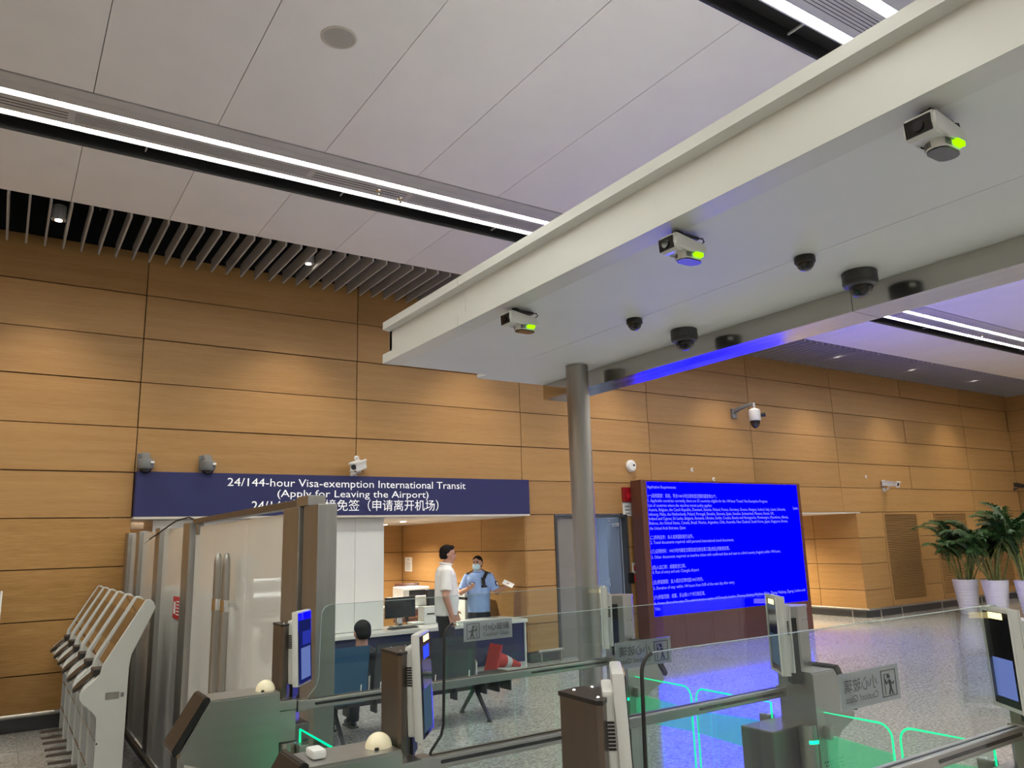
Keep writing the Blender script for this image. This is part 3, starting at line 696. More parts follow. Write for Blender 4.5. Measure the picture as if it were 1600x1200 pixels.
def gate(y, label, styles, near, far, lettering_mirrored, seal):
    t = thing('passage_gate', label, 'passage gate', (0, y, 0), group='passage gates')
    for left in (True, False):
        M = (lambda v: v) if left else (lambda v: 3.415 - v)       # cabinet
        Q = (lambda v: v) if left else (lambda v: 3.67 - v)        # post
        poly = [(0.672, 1.2), (0.915, 1.2), (0.915, 0.0), (0.715, 0.0), (0.712, 0.90), (0.700, 0.945), (0.672, 0.975), (0.628, 0.992), (0.592, 1.005), (0.578, 1.022), (0.578, 1.04)]
        if not left: poly = [(0.672, 1.2), (0.812, 1.2), (0.812, 0.0)] + poly[3:]
        bm = prism([(M(a), b) for a, b in poly], 'Y', -0.145, 0.015)
        bmesh.ops.recalc_face_normals(bm, faces=bm.faces)
        bmesh.ops.bevel(bm, geom=[e for e in bm.edges if e.calc_length() > 0.1 and min(v.co.z for v in e.verts) > 0.9 and abs(e.verts[0].co.y - e.verts[1].co.y) < 0.01], offset=0.006, segments=2, affect='EDGES')
        cab = smooth_by_angle(obj('reader_cabinet', bm, 'gate_metal', t))
        rp = [(0.566, 1.034), (0.672, 1.205), (0.660, 1.215), (0.648, 1.211), (0.551, 1.054), (0.553, 1.041)]
        bm = prism([(M(a), b) for a, b in rp], 'Y', -0.148, 0.018); bmesh.ops.bevel(bm, geom=bm.edges[:], offset=0.003, segments=2, affect='EDGES')
        obj('reader_panel', bm, 'black_plastic', cab)
        if left:
            dm = add_hemi(NB(), (0.882, -0.068, 1.2), 0.035, 0.036, 1, 28, 9); smooth_by_angle(obj('signal_dome', dm, 'cream_plastic', cab))
            obj('dome_foot', bx(0.858, 0.868, -0.104, -0.098, 1.2, 1.206), 'black_plastic', cab)
        # inner column under the post
        if left:
            bl = NB(); add_box(bl, min(M(0.916), M(0.985)), max(M(0.916), M(0.985)), -0.125, 0.02, 1.128, 1.162, 0.003); obj('column_collar', bl, 'gate_metal', cab)
            bl = NB(); add_box(bl, min(M(0.917), M(0.982)), max(M(0.917), M(0.982)), -0.123, 0.02, 1.02, 1.126); obj('column_block', bl, 'gate_metal', cab)
        xx = M(0.955) if left else 2.60
        smooth_by_angle(obj('hinge_drum', cyl((xx, -0.105, 0), (xx, -0.105, 1.016), 0.036, seg=24), 'gate_metal', t))
        lx = xx
        lp = NB(); pr_, pv = [], None
        for k in range(9):
            a = math.radians(215 + k * 14); pr_.append((lx + 0.0385 * math.cos(a), -0.105 + 0.0385 * math.sin(a)))
        add_prism(lp, pr_ + [(lx + 0.03 * math.cos(math.radians(215 + (8 - k) * 14)), -0.105 + 0.03 * math.sin(math.radians(215 + (8 - k) * 14))) for k in range(9)], 'Z', 0.952, 0.964)
        obj('status_lamp', lp, 'green_lamp', t)
        if not left: obj('lower_cabinet', bx(2.45, 2.715, -0.06, 0.09, 0, 1.0, 0.006), 'stainless_dark', t)
        else: obj('lower_cabinet', bx(0.99, 1.06, -0.05, 0.09, 0, 1.06, 0.004), 'stainless_dark', t)
        # post carrying the tablet
        pl = [(0.935, 0.035), (0.930, -0.082), (0.938, -0.09), (0.962, -0.072), (1.022, 0.0), (0.996, 0.045)] if left else [(0.985, 0.055), (0.925, 0.055), (0.890, -0.012), (0.932, -0.047), (0.99, -0.047), (1.035, -0.01)]
        pl = [(Q(a), b) for a, b in pl]
        post = obj('post', prism(pl, 'Z', 1.10 if left else 1.105, 1.424), 'gate_bronze' if left else 'gate_metal', t)
        cxm = sum(a for a, b in pl) / len(pl); cym = sum(b for a, b in pl) / len(pl)
        ex = [(cxm + (a - cxm) * 1.05, cym + (b - cym) * 1.05) for a, b in pl]
        obj('post_cap', prism(ex, 'Z', 1.424, 1.432), 'black_plastic' if left else 'gate_metal', post)
        rv = NB()
        if left:
            for a, b in ((0.945, -0.07), (0.955, 0.015), (1.0, 0.015)): add_sphere(rv, (a, b, 1.433), 0.004, seg=8, rings=5)
        else:
            for z in (1.38, 1.31, 1.22, 1.14):
                for a in (0.940, 0.962): add_sphere(rv, (Q(a), -0.0475, z), 0.0035, seg=8, rings=5)
        obj('rivets', rv, 'chrome', post)
        ex = [(cxm + (a - cxm) * (1.28 if left else 1.12), cym + (b - cym) * (1.28 if left else 1.12)) for a, b in pl]
        base = obj('post_base', prism(ex, 'Z', 0.0 if left else 1.0, 1.12), 'gate_metal', t)
        if not left:
            # triangular vent holes on the near right face of the base
            tv = NB(); p0 = Vector((ex[2][0], ex[2][1], 0)); p1 = Vector((ex[3][0], ex[3][1], 0))
            p0, p1 = Vector((ex[3][0], ex[3][1], 0)), Vector((ex[2][0], ex[2][1], 0)); du = (p1 - p0).normalized(); nn = Vector((du.y, -du.x, 0))
            L_ = (p1 - p0).length
            for r_ in range(7):
                for q in range(2):
                    ctr = p0 + du * (L_ * (0.3 + 0.4 * q)) + Vector((0, 0, 1.018 + 0.0145 * r_ + 0.007 * q)) + nn * 0.0008
                    v = [tv.verts.new(ctr + du * a * 0.0055 + Vector((0, 0, b * 0.0055))) for a, b in ((-1, -0.8), (1, -0.8), (0, 1))]
                    tv.faces.new(v)
            obj('vent_holes', tv, 'black_plastic', base)
            tv = NB()
            for r_ in range(4):
                for q in range(9 - (r_ % 2)):
                    ctr = Vector((2.625 + 0.0135 * q + 0.00675 * (r_ % 2), -0.1458, 0.885 - 0.0125 * r_))
                    v = [tv.verts.new(ctr + Vector((a * 0.0048, 0, b * 0.0048))) for a, b in ((-1, -0.8), (1, -0.8), (0, 1))]; tv.faces.new(v)
            obj('vent_holes', tv, 'black_plastic', cab)
        face_tablet(t, left, styles[0 if left else 1])
    # rail with black sensor slots and rounded end blocks
    obj('rail', bx(1.03, 2.63, -0.022, 0.022, 1.100, 1.134, 0.004), 'gate_metal', t)
    rl = t.children[-1]
    obj('rail_groove', bx(1.06, 2.61, -0.004, 0.004, 1.1335, 1.1352), 'black_plastic', rl)
    for a, b in ((1.09, 1.56), (2.12, 2.58)):
        obj('sensor_slot', prism(rrect(a, b, 1.113, 1.123, 0.0049, 4), 'Y', -0.0232, -0.02), 'black_gloss', rl)
    eb = NB(); add_box(eb, 1.022, 1.062, -0.026, 0.026, 1.096, 1.138, 0.003); obj('rail_end', eb, 'gate_metal', rl)
    eb = NB(); add_box(eb, 2.598, 2.638, -0.026, 0.026, 1.096, 1.138, 0.003); obj('rail_end', eb, 'gate_metal', rl)
    # glass above the rail
    gl = [(1.068, 1.136), (1.072, 1.146), (1.088, 1.164), (1.104, 1.182), (1.112, 1.21)] + arc(1.118 + 0.04, 1.486 - 0.04, 0.04, PI, PI / 2, 6) + arc(2.60 - 0.035, 1.486 - 0.035, 0.035, PI / 2, 0, 6) + [(2.606, 1.21), (2.612, 1.18), (2.628, 1.155), (2.632, 1.136)]
    g_ = obj('glass_panel', prism(gl, 'Y', -0.005, 0.005), 'gate_glass', t)
    n_l = 12
    obj('edge_seal', tube([(a, 0, b) for a, b in gl[:n_l - 1]], 0.0042 if seal else 0.002, 6), 'black_rubber' if seal else 'edge_green', g_)
    obj('polished_edge', tube([(a, 0, b) for a, b in gl[n_l - 2:]], 0.0014, 6), 'edge_green', g_)
    sticker(g_, lettering_mirrored)
    # lower glass and its plinth
    obj('lower_glass', bx(1.07, 2.45, -0.004, 0.004, 0.14, 1.099), 'gate_glass', t)
    obj('plinth', bx(1.06, 2.45, -0.05, 0.05, 0.0, 0.14, 0.004), 'gate_metal', t)
    if near:
        flap(t, 1.0, -0.125, near); flap(t, 2.65, -0.125, near)
    if far:
        flap(t, 1.0, 0.03, far); flap(t, 2.65, 0.10, far)
    return t
Y1, Y2, Y3 = 3.13, 2.085, 1.24
m12 = (Y1 + Y2) / 2; m23 = (Y2 + Y3) / 2
gate(Y1, 'stainless passage gate farthest from the viewer, beside the white glass partition', ('wide', 'dark'), m12 - Y1 + 0.015, None, False, False)
gate(Y2, 'stainless passage gate in the middle of the row, small blue display on its tablet', ('lit', 'dark'), m23 - Y2 + 0.015, m12 - Y2 - 0.015, True, True)
gate(Y3, 'stainless passage gate nearest the viewer, sticker on its glass lower right', ('dark', 'pale'), None, m23 - Y3 - 0.015, True, True)
o = obj('plastic_block', bx(-0.018, 0.018, -0.03, 0.03, 0, 0.022, 0.007), 'white_plastic'); o.location = (0.715, Y2 - 0.062, 1.201)
tag(o, 'small white translucent plastic block on top of the middle gate cabinet', 'plastic block')

# ================================================================== GLASS PARTITION WITH DOORS
PX = 1.204
t = thing('glass_partition', 'white filmed glass partition with stainless posts and double doors', 'partition', (0, 0, 0))
def ppost(y0, y1, zt=1.92, x0=PX - 0.045, x1=PX + 0.045): return obj('post', bx(x0, x1, y0, y1, 0, zt, 0.004), 'stainless', t)
ppost(9.28, 9.52); ppost(8.50, 8.70); ppost(7.34, 7.56); ppost(6.06, 6.30); ppost(3.58, 3.82, 1.906); ppost(3.36, 3.555, 1.906, PX - 0.03, PX + 0.06)
obj('post_joint', bx(PX - 0.02, PX + 0.04, 3.553, 3.582, 0, 1.90), 'stainless_dark', t)
for a, b in ((8.70, 9.28), (7.56, 8.50), (6.30, 7.34)):
    obj('glass_pane', bx(PX - 0.006, PX + 0.006, a, b, 0.06, 1.90), 'film_white', t)
    obj('pane_seal', bx(PX - 0.008, PX + 0.008, a - 0.0, a + 0.012, 0.06, 1.90), 'edge_green', t)
hd = obj('header_beam', bx(PX - 0.035, PX + 0.035, 3.50, 6.02, 1.9065, 1.942, 0.003), 'stainless_dark', t)
obj('header_end', bx(PX - 0.04, PX + 0.045, 3.47, 3.63, 1.9065, 1.952, 0.003), 'stainless', hd)
obj('hinge_block', bx(PX - 0.02, PX + 0.02, 5.90, 5.98, 1.83, 1.9065, 0.003), 'stainless', hd)
for a, b in ((4.615, 6.03), (3.84, 4.607)):
    dr = obj('door_leaf', bx(PX - 0.006, PX + 0.006, a, b, 0.02, 1.885), 'film_white', t)
for yy in (5.0, 4.79):
    hs = NB(); add_tube(hs, [(PX - 0.075, yy, z) for z in (0.50, 0.9, 1.3, 1.62, 1.66, 1.69, 1.70)], [0.024, 0.024, 0.024, 0.023, 0.021, 0.014, 0.004], 16)
    h = smooth_by_angle(obj('pull_handle', hs, 'stainless', t), 50)
    obj('standoff', cyl((PX - 0.08, yy, 1.40), (PX - 0.005, yy, 1.40), 0.011, seg=12), 'chrome', h)
    obj('handle_collar', cyl((PX - 0.075, yy, 1.365), (PX - 0.075, yy, 1.43), 0.0255, seg=16), 'chrome', h)
    obj('standoff', cyl((PX - 0.08, yy, 0.70), (PX - 0.005, yy, 0.70), 0.011, seg=12), 'chrome', h)
rs = obj('red_notice', bx(PX - 0.010, PX - 0.0065, 6.385, 6.74, 1.205, 1.37), 'red_sign', t)
rg = NB(); add_box(rg, PX - 0.0112, PX - 0.0102, 6.63, 6.70, 1.24, 1.33)
obj('pictogram', rg, 'paper', rs)
pn = NB()
for k in range(5): add_box(pn, PX - 0.0112, PX - 0.0102, 6.44 + 0.02 * (k % 2), 6.60, 1.235 + 0.024 * k, 1.243 + 0.024 * k)
obj('print', pn, 'paper', rs)
obj('bumper_rail', tube([(PX - 0.10, 3.4, 0.12), (PX - 0.10, 9.2, 0.12)], 0.028, 12), 'stainless_dark', t)
cb = tube([(PX, 6.0, 1.925), (PX - 0.02, 6.25, 1.965), (PX - 0.03, 6.7, 1.955), (PX - 0.05, 7.3, 1.88), (PX - 0.06, 7.75, 1.83)], 0.006, 8)
o = obj('loose_cable', cb, 'black_rubber'); tag(o, 'loose black cable sticking out over the top of the glass partition', 'cable')
tip = obj('cable_tip', tube([(PX - 0.06, 7.75, 1.83), (PX - 0.065, 8.0, 1.80)], 0.008, 8), 'white_plastic', o)

# ================================================================== KIOSKS
def kiosk(loc, rz, label, extra_plate=False):
    """side profile in x-z, front towards -x, width along y"""
    t = thing('self_service_kiosk', label, 'kiosk', loc, rz, 'self service kiosks')
    W = 0.24
    prof = [(0.972, 1.362), (0.950, 1.384), (0.916, 1.384), (0.668, 0.960), (0.663, 0.905), (0.640, 0.875), (0.560, 0.815), (0.543, 0.790), (0.545, 0.752), (0.565, 0.728), (0.640, 0.660), (0.662, 0.620), (0.665, 0.0), (0.835, 0.0), (0.835, 0.93), (0.842, 1.02), (0.985, 1.325)]
    prof = [(a - 0.75, b) for a, b in prof]
    for y0 in (-W, W - 0.018):
        bm = prism(prof, 'Y', y0, y0 + 0.018); bmesh.ops.bevel(bm, geom=bm.edges[:], offset=0.004, segments=1, affect='EDGES'); s = obj('side_panel', bm, 'kiosk_white', t)
    # body between the side panels
    inner = [(0.955, 1.355), (0.93, 1.372), (0.688, 0.955), (0.69, 0.90), (0.80, 0.90), (0.83, 0.93), (0.84, 1.02)]
    obj('body', prism([(a - 0.75, b) for a, b in inner], 'Y', -W + 0.028, W - 0.028), 'kiosk_white', t)
    # screen slab on the slope
    a, b = Vector((0.688 - 0.75, 0, 0.962)), Vector((0.922 - 0.75, 0, 1.376)); d = (b - a).normalized(); n = Vector((-d.z, 0, d.x)); Ls = (b - a).length
    def slab(s0, s1, y0, y1, h0, h1, nm, m, par):
        bm = NB(); add_obox(bm, a + d * ((s0 + s1) / 2) + n * ((h0 + h1) / 2) + Vector((0, (y0 + y1) / 2, 0)), d, (0, 1, 0), n, (s1 - s0) / 2, (y1 - y0) / 2, (h1 - h0) / 2); return obj(nm, bm, m, par)
    sc_ = slab(0.0, Ls, -W + 0.028, W - 0.028, -0.002, 0.004, 'front_glass', 'kiosk_screen', t)
    slab(0.13, 0.37, -0.17, 0.17, 0.0035, 0.0055, 'display', 'black_gloss', sc_)
    # reader shelf
    sh = [(0.69, 0.90), (0.66, 0.895), (0.575, 0.82), (0.56, 0.79), (0.565, 0.755), (0.66, 0.68), (0.80, 0.68), (0.80, 0.90)]
    sp = obj('reader_shelf', prism([(x - 0.75, z) for x, z in sh], 'Y', -W + 0.028, W - 0.028), 'kiosk_white', t)
    fa = NB(); add_cone(fa, (0.600 - 0.75, 0.0, 0.838), (0.588 - 0.75, 0.0, 0.852), 0.105, 0.095, 24); obj('reader_disc', fa, 'black_plastic', sp)
    obj('reader_block', bx(0.625 - 0.75, 0.695 - 0.75, -0.16, 0.02, 0.885, 0.93, 0.006), 'black_plastic', sp)
    obj('leg_panel', bx(0.785 - 0.75, 0.82 - 0.75, -W + 0.03, W - 0.03, 0.03, 0.66), 'navy_front', t)
    for z in (0.22, 0.46): obj('cross_bar', cyl((0.668 - 0.75, -W, z), (0.668 - 0.75, W, z), 0.006, seg=8), 'chrome', t)
    ft = NB()
    for y0 in (-0.17, 0.13): add_prism(ft, [(0.50 - 0.75, y0 + 0.012), (0.50 - 0.75, y0 + 0.028), (0.72 - 0.75, y0 + 0.05), (0.72 - 0.75, y0 - 0.01)], 'Z', 0.0, 0.02)
    obj('foot_plate', ft, 'gate_bronze', t)
    if extra_plate:
        pl = obj('name_plate', bx(0.700 - 0.75, 0.785 - 0.75, -W - 0.0035, -W + 0.001, 0.735, 0.782), 'stainless', t)
        q = obj('serial_tag', bx(0.795 - 0.75, 0.815 - 0.75, -W - 0.0035, -W + 0.001, 0.744, 0.772), 'grey_paint', t)
    return t
ord_ = ['nearest the viewer, metal plate on its side', 'second from the viewer', 'third from the viewer', 'fourth from the viewer', 'fifth from the viewer', 'farthest, by the wood wall']
for k in range(6):
    kiosk((0.75, 6.44 + 0.545 * k, 0), 0, 'white self-service kiosk by the partition, ' + ord_[k], k == 0)
kiosk((-0.165, 9.0, 0), PI / 2, 'white self-service kiosk cut off by the left edge of the picture')

# ================================================================== BLUE SIGN
t = thing('fascia_sign', 'long navy blue sign with white lettering above the office counter', 'sign', (0, 0, 0))
obj('board', bx(1.215, 6.495, 9.42, D + 0.02, 2.10, 2.598, 0.004), 'navy', t)
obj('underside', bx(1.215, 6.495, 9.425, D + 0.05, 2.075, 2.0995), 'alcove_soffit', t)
for body, xa, xb, zb, h in (('24/144-hour Visa-exemption International Transit', 2.21, 5.43, 2.450, 0.098), ('(Apply for Leaving the Airport)', 2.80, 4.85, 2.325, 0.090), ('24/144小时过境免签（申请离开机场）', 2.50, 5.0, 2.165, None)):
    text_obj('lettering', body, 'letter_white', t, width=xb - xa, height=h, origin=(xa - 0.02, 9.418, zb), rot=(PI / 2, 0, 0))

# ================================================================== LED SCREEN
t = thing('led_screen', 'large standing LED screen glowing blue with white entry rules', 'screen', (0, 0, 0))
SY = 9.20
obj('cabinet', bx(8.50, 12.50, SY + 0.012, SY + 0.235, 0.0, 2.62, 0.004), 'brown_frame', t)
fr = NB(); add_box(fr, 8.50, 8.625, SY - 0.012, SY + 0.014, 0, 2.62); add_box(fr, 12.42, 12.50, SY - 0.012, SY + 0.014, 0, 2.62); add_box(fr, 8.625, 12.42, SY - 0.012, SY + 0.014, 2.590, 2.62); add_box(fr, 8.625, 12.42, SY - 0.012, SY + 0.014, 0, 0.50)
obj('frame', fr, 'brown_frame', t)
sv = NB()
for k in range(1, 6): add_box(sv, 8.625 + 0.64 * k, 8.628 + 0.64 * k, SY - 0.0135, SY - 0.011, 0.0, 0.50)
obj('panel_joints', sv, 'black_plastic', t)
scr = obj('display_surface', bx(8.628, 12.417, SY - 0.004, SY + 0.010, 0.505, 2.588), 'screen_blue', t)
lines = [(183, 'Application Requirements:', 360), (250, '(一)适用国家：目前，符合144小时过境免签范围的国家有53个。', 655), (285, '1. Applicable countries: currently, there are 53 countries eligible for the 144-hour Transit Visa Exemption Program.', 1015),
 (320, 'List of countries where the visa-free transit policy applies:', 620), (352, 'Austria, Belgium, the Czech Republic, Denmark, Estonia, Finland, France, Germany, Greece, Hungary, Iceland, Italy, Latvia, Lithuania,', 1140),
 (385, 'mbourg, Malta, the Netherlands, Poland, Portugal, Slovakia, Slovenia, Spain, Sweden, Switzerland, Monaco, Russia, UK,', 1060),
 (417, 'Ireland and Cyprus; Sri Lanka, Bulgaria, Romania, Ukraine, Serbia, Croatia, Bosnia and Herzegovina, Montenegro, Macedonia, Albania,', 1160),
 (450, 'Belarus, the United States, Canada, Brazil, Mexico, Argentina, Chile, Australia, New Zealand, South Korea, Japan, Singapore, Brunei,', 1155),
 (487, 'the United Arab Emirates, Qatar.', 435), (555, '(二)所持证件：本人有效国际旅行证件。', 488), (590, '2. Travel documents required: valid personal international travel documents.', 778),
 (655, '(三)证明材料：144小时内确定日期及座位前往第三国(地区)的联程机票。', 748), (695, '3. Other documents required: an interline ticket with confirmed date and seat to a third country (region) within 144 hours.', 1105),
 (770, '(四)入出口岸：成都航空口岸。', 432), (803, '4. Port of entry and exit: Chengdu Airport', 527), (875, '(五)停留期限：自入境次日零时起144小时内。', 558), (915, '5. Duration of stay: within 144 hours from 0:00 of the next day after entry.', 783),
 (980, '(六)停留范围：成都、乐山等11个市行政区域。', 572), (1022, "6. Areas allowed to stay: The administrative region of Chengdu, Leshan, Deyang, Suining, Meishan, Ya'an, Ziyang, Neijiang, Zigong, Luzhou and", 1277), (1060, 'Yibin.', 245)]
Wpx0 = lambda v: 140 + (v - 155) * 0.0655                           # left edge of the text column on the photograph crop
for (v, body, xr) in lines:
    fz = (v - 152) / (1105 - 152); z = 2.588 - fz * 2.06
    xl = Wpx0(v); xright_edge = 1220 + (v - 180) * 0.085
    fx = (xr - xl) / (xright_edge - xl)
    # perspective foreshortening along the screen: equal px get wider in metres to the right
    wdt = 3.79 * (fx * 0.80 + 0.20 * fx * fx)
    cjk = body[0] == '(' and ord(body[1]) > 255
    text_obj('screen_text', body, 'screen_text', scr, width=wdt, height=0.050 if not cjk else 0.052, origin=(8.64, SY - 0.0065, z - 0.035), rot=(PI / 2, 0, 0))
text_obj('screen_text', 'Luxem', 'screen_text', scr, width=0.13, height=0.06, origin=(12.26, SY - 0.0065, 2.588 - (352 - 160) / 953 * 2.06 - 0.035), rot=(PI / 2, 0, 0))

# ================================================================== DOUBLE DOOR
def dstruct(name, bm, m, parent=None): 
    o = obj(name, bm, m, parent)
    return o
df = NB(); add_box(df, 7.03, 7.075, D - 0.012, D + 0.15, 0, 2.085); add_box(df, 8.445, 8.49, D - 0.012, D + 0.15, 0, 2.085); add_box(df, 7.075, 8.445, D - 0.012, D + 0.15, 2.045, 2.085)
trim = struct('trim_1', df, 'dark_grey', 'dark metal frame of the grey double door', 'door frame')
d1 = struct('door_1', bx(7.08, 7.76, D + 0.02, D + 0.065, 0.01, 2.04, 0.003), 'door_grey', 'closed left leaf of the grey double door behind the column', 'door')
def lever(parent, x, y, s, sy=-1):
    l = NB(); add_cone(l, (x, y, 1.0), (x, y + sy * 0.05, 1.0), 0.009, 0.009, 10); add_cone(l, (x, y + sy * 0.05, 1.0), (x + s * 0.13, y + sy * 0.05, 1.0), 0.009, 0.008, 10)
    obj('lever_handle', l, 'chrome', parent)
    obj('rose', bx(x - 0.022, x + 0.022, y + sy * 0.008 if sy < 0 else y, y if sy < 0 else y + 0.008, 0.93, 1.07), 'chrome', parent)
lever(d1, 7.70, D + 0.02, -1)
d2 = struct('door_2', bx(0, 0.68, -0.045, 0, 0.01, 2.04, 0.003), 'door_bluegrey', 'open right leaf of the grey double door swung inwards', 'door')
d2.location = (8.435, D + 0.10, 0); d2.rotation_euler = (0, 0, math.radians(70))
lever(d2, 0.62, 0.0, -1, 1)
cl = NB(); add_box(cl, 0.05, 0.28, 0.0, 0.05, 1.90, 1.96, 0.006); obj('door_closer', cl, 'white_plastic', d2)
ca = NB(); add_tube(ca, [(0.16, 0.05, 1.96), (0.30, 0.12, 1.98), (0.08, 0.16, 1.99)], 0.008, 6); obj('closer_arm', ca, 'chrome', d2)
o = obj('switch_plate', bx(-0.05, 0.05, -0.015, 0, -0.07, 0.07, 0.004), 'dark_grey'); o.location = (9.5, 12.39, 1.2)
tag(o, 'dark square switch on the white wall seen through the open door', 'switch')

# ================================================================== WALL DEVICES
def wall_ptz(x, z, label):
    t = thing('wall_camera', label, 'camera', (x, D, z), 0, 'grey turret cameras above the sign')
    obj('wall_plate', bx(-0.075, 0.035, -0.022, 0, -0.07, 0.11, 0.006), 'grey_paint', t)
    bm = prism([(0.0, 0.02), (-0.05, 0.12), (-0.10, 0.10), (-0.19, 0.03), (-0.19, 0.0), (0.0, -0.03)], 'X', -0.045, 0.045); bmesh.ops.bevel(bm, geom=bm.edges[:], offset=0.008, segments=2, affect='EDGES')
    obj('arm', bm, 'grey_paint', t)
    smooth_by_angle(obj('turret', lathe([(0.06, 0.035), (0.085, 0.02), (0.088, -0.045), (0.08, -0.07), (0.07, -0.078)], (0.0, -0.14, 0), 28), 'grey_paint', t))
    smooth_by_angle(obj('dome', add_hemi(NB(), (0.0, -0.14, -0.076), 0.066, 0.05, -1, 24), 'black_gloss', t))
    obj('white_mark', bx(0.035, 0.075, -0.235, -0.20, -0.02, 0.005, 0.003), 'paper', t)
wall_ptz(1.30, 2.70, 'grey turret camera on the wood wall above the left corner of the sign')
wall_ptz(1.96, 2.70, 'grey turret camera on the wood wall above the sign, right one of the pair')
def bullet(x, z, label, dx, dz=-0.25, mount=1, s=1.0, m='white_plastic', grp='white bullet cameras'):
    t = thing('bullet_camera', label, 'camera', (x, D, z), 0, grp)
    f = Vector((dx, -0.75, dz)).normalized(); c = Vector((0, -0.17, 0.02)) * s
    u = Vector((0, 0, 1)); rt = f.cross(u).normalized(); up = rt.cross(f)
    bm = NB(); add_obox(bm, c, f, rt, up, 0.15 * s, 0.042 * s, 0.045 * s, 0.02 * s); b = smooth_by_angle(obj('body', bm, m, t))
    bm = NB(); add_obox(bm, c + up * 0.048 * s + f * 0.02 * s, f, rt, up, 0.165 * s, 0.05 * s, 0.006 * s, 0.004 * s); obj('sun_shield', bm, m, b)
    obj('lens_window', cyl(c + f * 0.149 * s, c + f * 0.154 * s, 0.034 * s, seg=20), 'black_gloss', b)
    obj('arm', tube([c - up * 0.04 * s - f * 0.03 * s, c - up * 0.085 * s - f * 0.03 * s, Vector((0, -0.06 * s, -0.09 * s)), Vector((0, -0.005, -0.09 * s))], 0.014 * s, 10), m, t)
    obj('wall_plate', cyl((0, -0.022, -0.09 * s), (0, 0, -0.09 * s), 0.045 * s, seg=20), m, t)
bullet(3.80, 2.71, 'white bullet camera on the wall above the middle of the blue sign', -0.75)
bullet(15.85, 2.66, 'white bullet camera on the wood wall right of the blue screen', 0.05, -0.12, 1, 1.05)
bullet(21.7, 2.72, 'small dark camera at the right edge near the end wall', -0.3, -0.2, 1, 0.8, 'dark_grey', 'dark wall cameras')
# PTZ camera on an arm
t = thing('speed_dome_camera', 'silver speed dome camera on an arm, high above the blue screen', 'camera', (11.25, D, 3.95))
obj('wall_plate', bx(-0.06, 0.06, -0.05, 0, -0.12, 0.06, 0.006), 'grey_paint', t)
obj('arm', tube([(0, -0.03, 0.0), (0.02, -0.15, 0.05), (0.06, -0.32, 0.09), (0.09, -0.42, 0.10)], [0.05, 0.04, 0.032, 0.03], 12), 'grey_paint', t)
obj('drop_pipe', cyl((0.09, -0.42, 0.0), (0.09, -0.42, 0.12), 0.026, seg=14), 'chrome', t)
smooth_by_angle(obj('housing', lathe([(0.03, 0.02), (0.08, 0.0), (0.105, -0.025), (0.108, -0.20), (0.100, -0.215)], (0.09, -0.42, 0), 28), 'silver_plastic', t))
smooth_by_angle(obj('dome', add_hemi(NB(), (0.09, -0.42, -0.215), 0.09, 0.14, -1, 24), 'black_gloss', t))
obj('side_lamp', cyl((0.18, -0.46, -0.11), (0.26, -0.52, -0.10), 0.03, 0.042, 16), 'black_plastic', t)
# smoke detector
t = thing('smoke_detector', 'round white detector on the wood wall left of the blue screen', 'detector', (8.63, D, 2.875))
obj('base', cyl((0, 0, 0), (0, -0.03, 0), 0.10, seg=28), 'white_plastic', t)
obj('cover', cyl((0, -0.03, 0), (0, -0.055, 0), 0.095, 0.075, 28), 'white_plastic', t)
obj('sensor_eye', cyl((0.03, -0.055, 0.01), (0.03, -0.062, 0.01), 0.018, seg=14), 'black_plastic', t)
for x, z, lab in ((3.84, 2.845, 'tiny white sprinkler cap above the bullet camera over the sign'), (10.06, 2.85, 'tiny white sprinkler cap above the blue screen, left one'), (10.59, 2.693, 'tiny white sprinkler cap just above the blue screen top edge'), (15.26, 2.835, 'tiny white sprinkler cap left of the far bullet camera')):
    t = thing('wall_sprinkler', lab, 'sprinkler', (x, D, z), 0, 'small round caps on the wood wall')
    obj('plate', cyl((0, 0, 0), (0, -0.010, 0), 0.034, seg=18), 'white_plastic', t); obj('tip', cyl((0, -0.010, 0), (0, -0.03, 0), 0.014, 0.01, 12), 'chrome', t)
t = thing('fire_alarm', 'dark red fire alarm box with white notice left of the blue screen', 'fire alarm', (8.50, D, 2.39))
obj('box', bx(-0.10, 0.10, -0.06, 0, -0.10, 0.13, 0.006), 'alarm_red', t); obj('button', bx(-0.03, 0.05, -0.066, -0.059, -0.04, 0.03), 'red_sign', t)
nt = obj('notice', bx(-0.095, 0.09, -0.012, 0, -0.33, -0.11), 'paper', t)
pn = NB()
for k in range(3): add_box(pn, -0.05, 0.05, -0.0135, -0.0118, -0.30 + 0.055 * k, -0.275 + 0.055 * k)
obj('print', pn, 'print_grey', nt)
t = thing('door_call_point', 'black card reader with red and white notice beside the door', 'card reader', (8.54, D, 1.12))
obj('reader', bx(-0.11, 0.0, -0.03, 0, -0.12, 0.05, 0.005), 'black_plastic', t)
obj('call_point', bx(0.03, 0.13, -0.04, 0, -0.10, 0.0, 0.005), 'red_sign', t)
nt = obj('notice', bx(0.0, 0.12, -0.010, 0, 0.03, 0.20), 'paper', t)
obj('print', bx(0.03, 0.09, -0.0115, -0.0095, 0.07, 0.16), 'red_sign', nt)
t = thing('ceiling_speaker', 'round cream ceiling loudspeaker in the white panels', 'speaker', (1.637, 4.47, ZC))
smooth_by_angle(obj('rim', lathe([(0.122, 0), (0.122, -0.004), (0.108, -0.008), (0.104, -0.003)], seg=40), mat('speaker_cream', (0.52, 0.49, 0.43), 0.5), t))
obj('grille', cyl((0, 0, -0.004), (0, 0, -0.001), 0.106, seg=40), mat('speaker_grille', (0.38, 0.36, 0.32), 0.7, noise=0.2, scale=300), t)
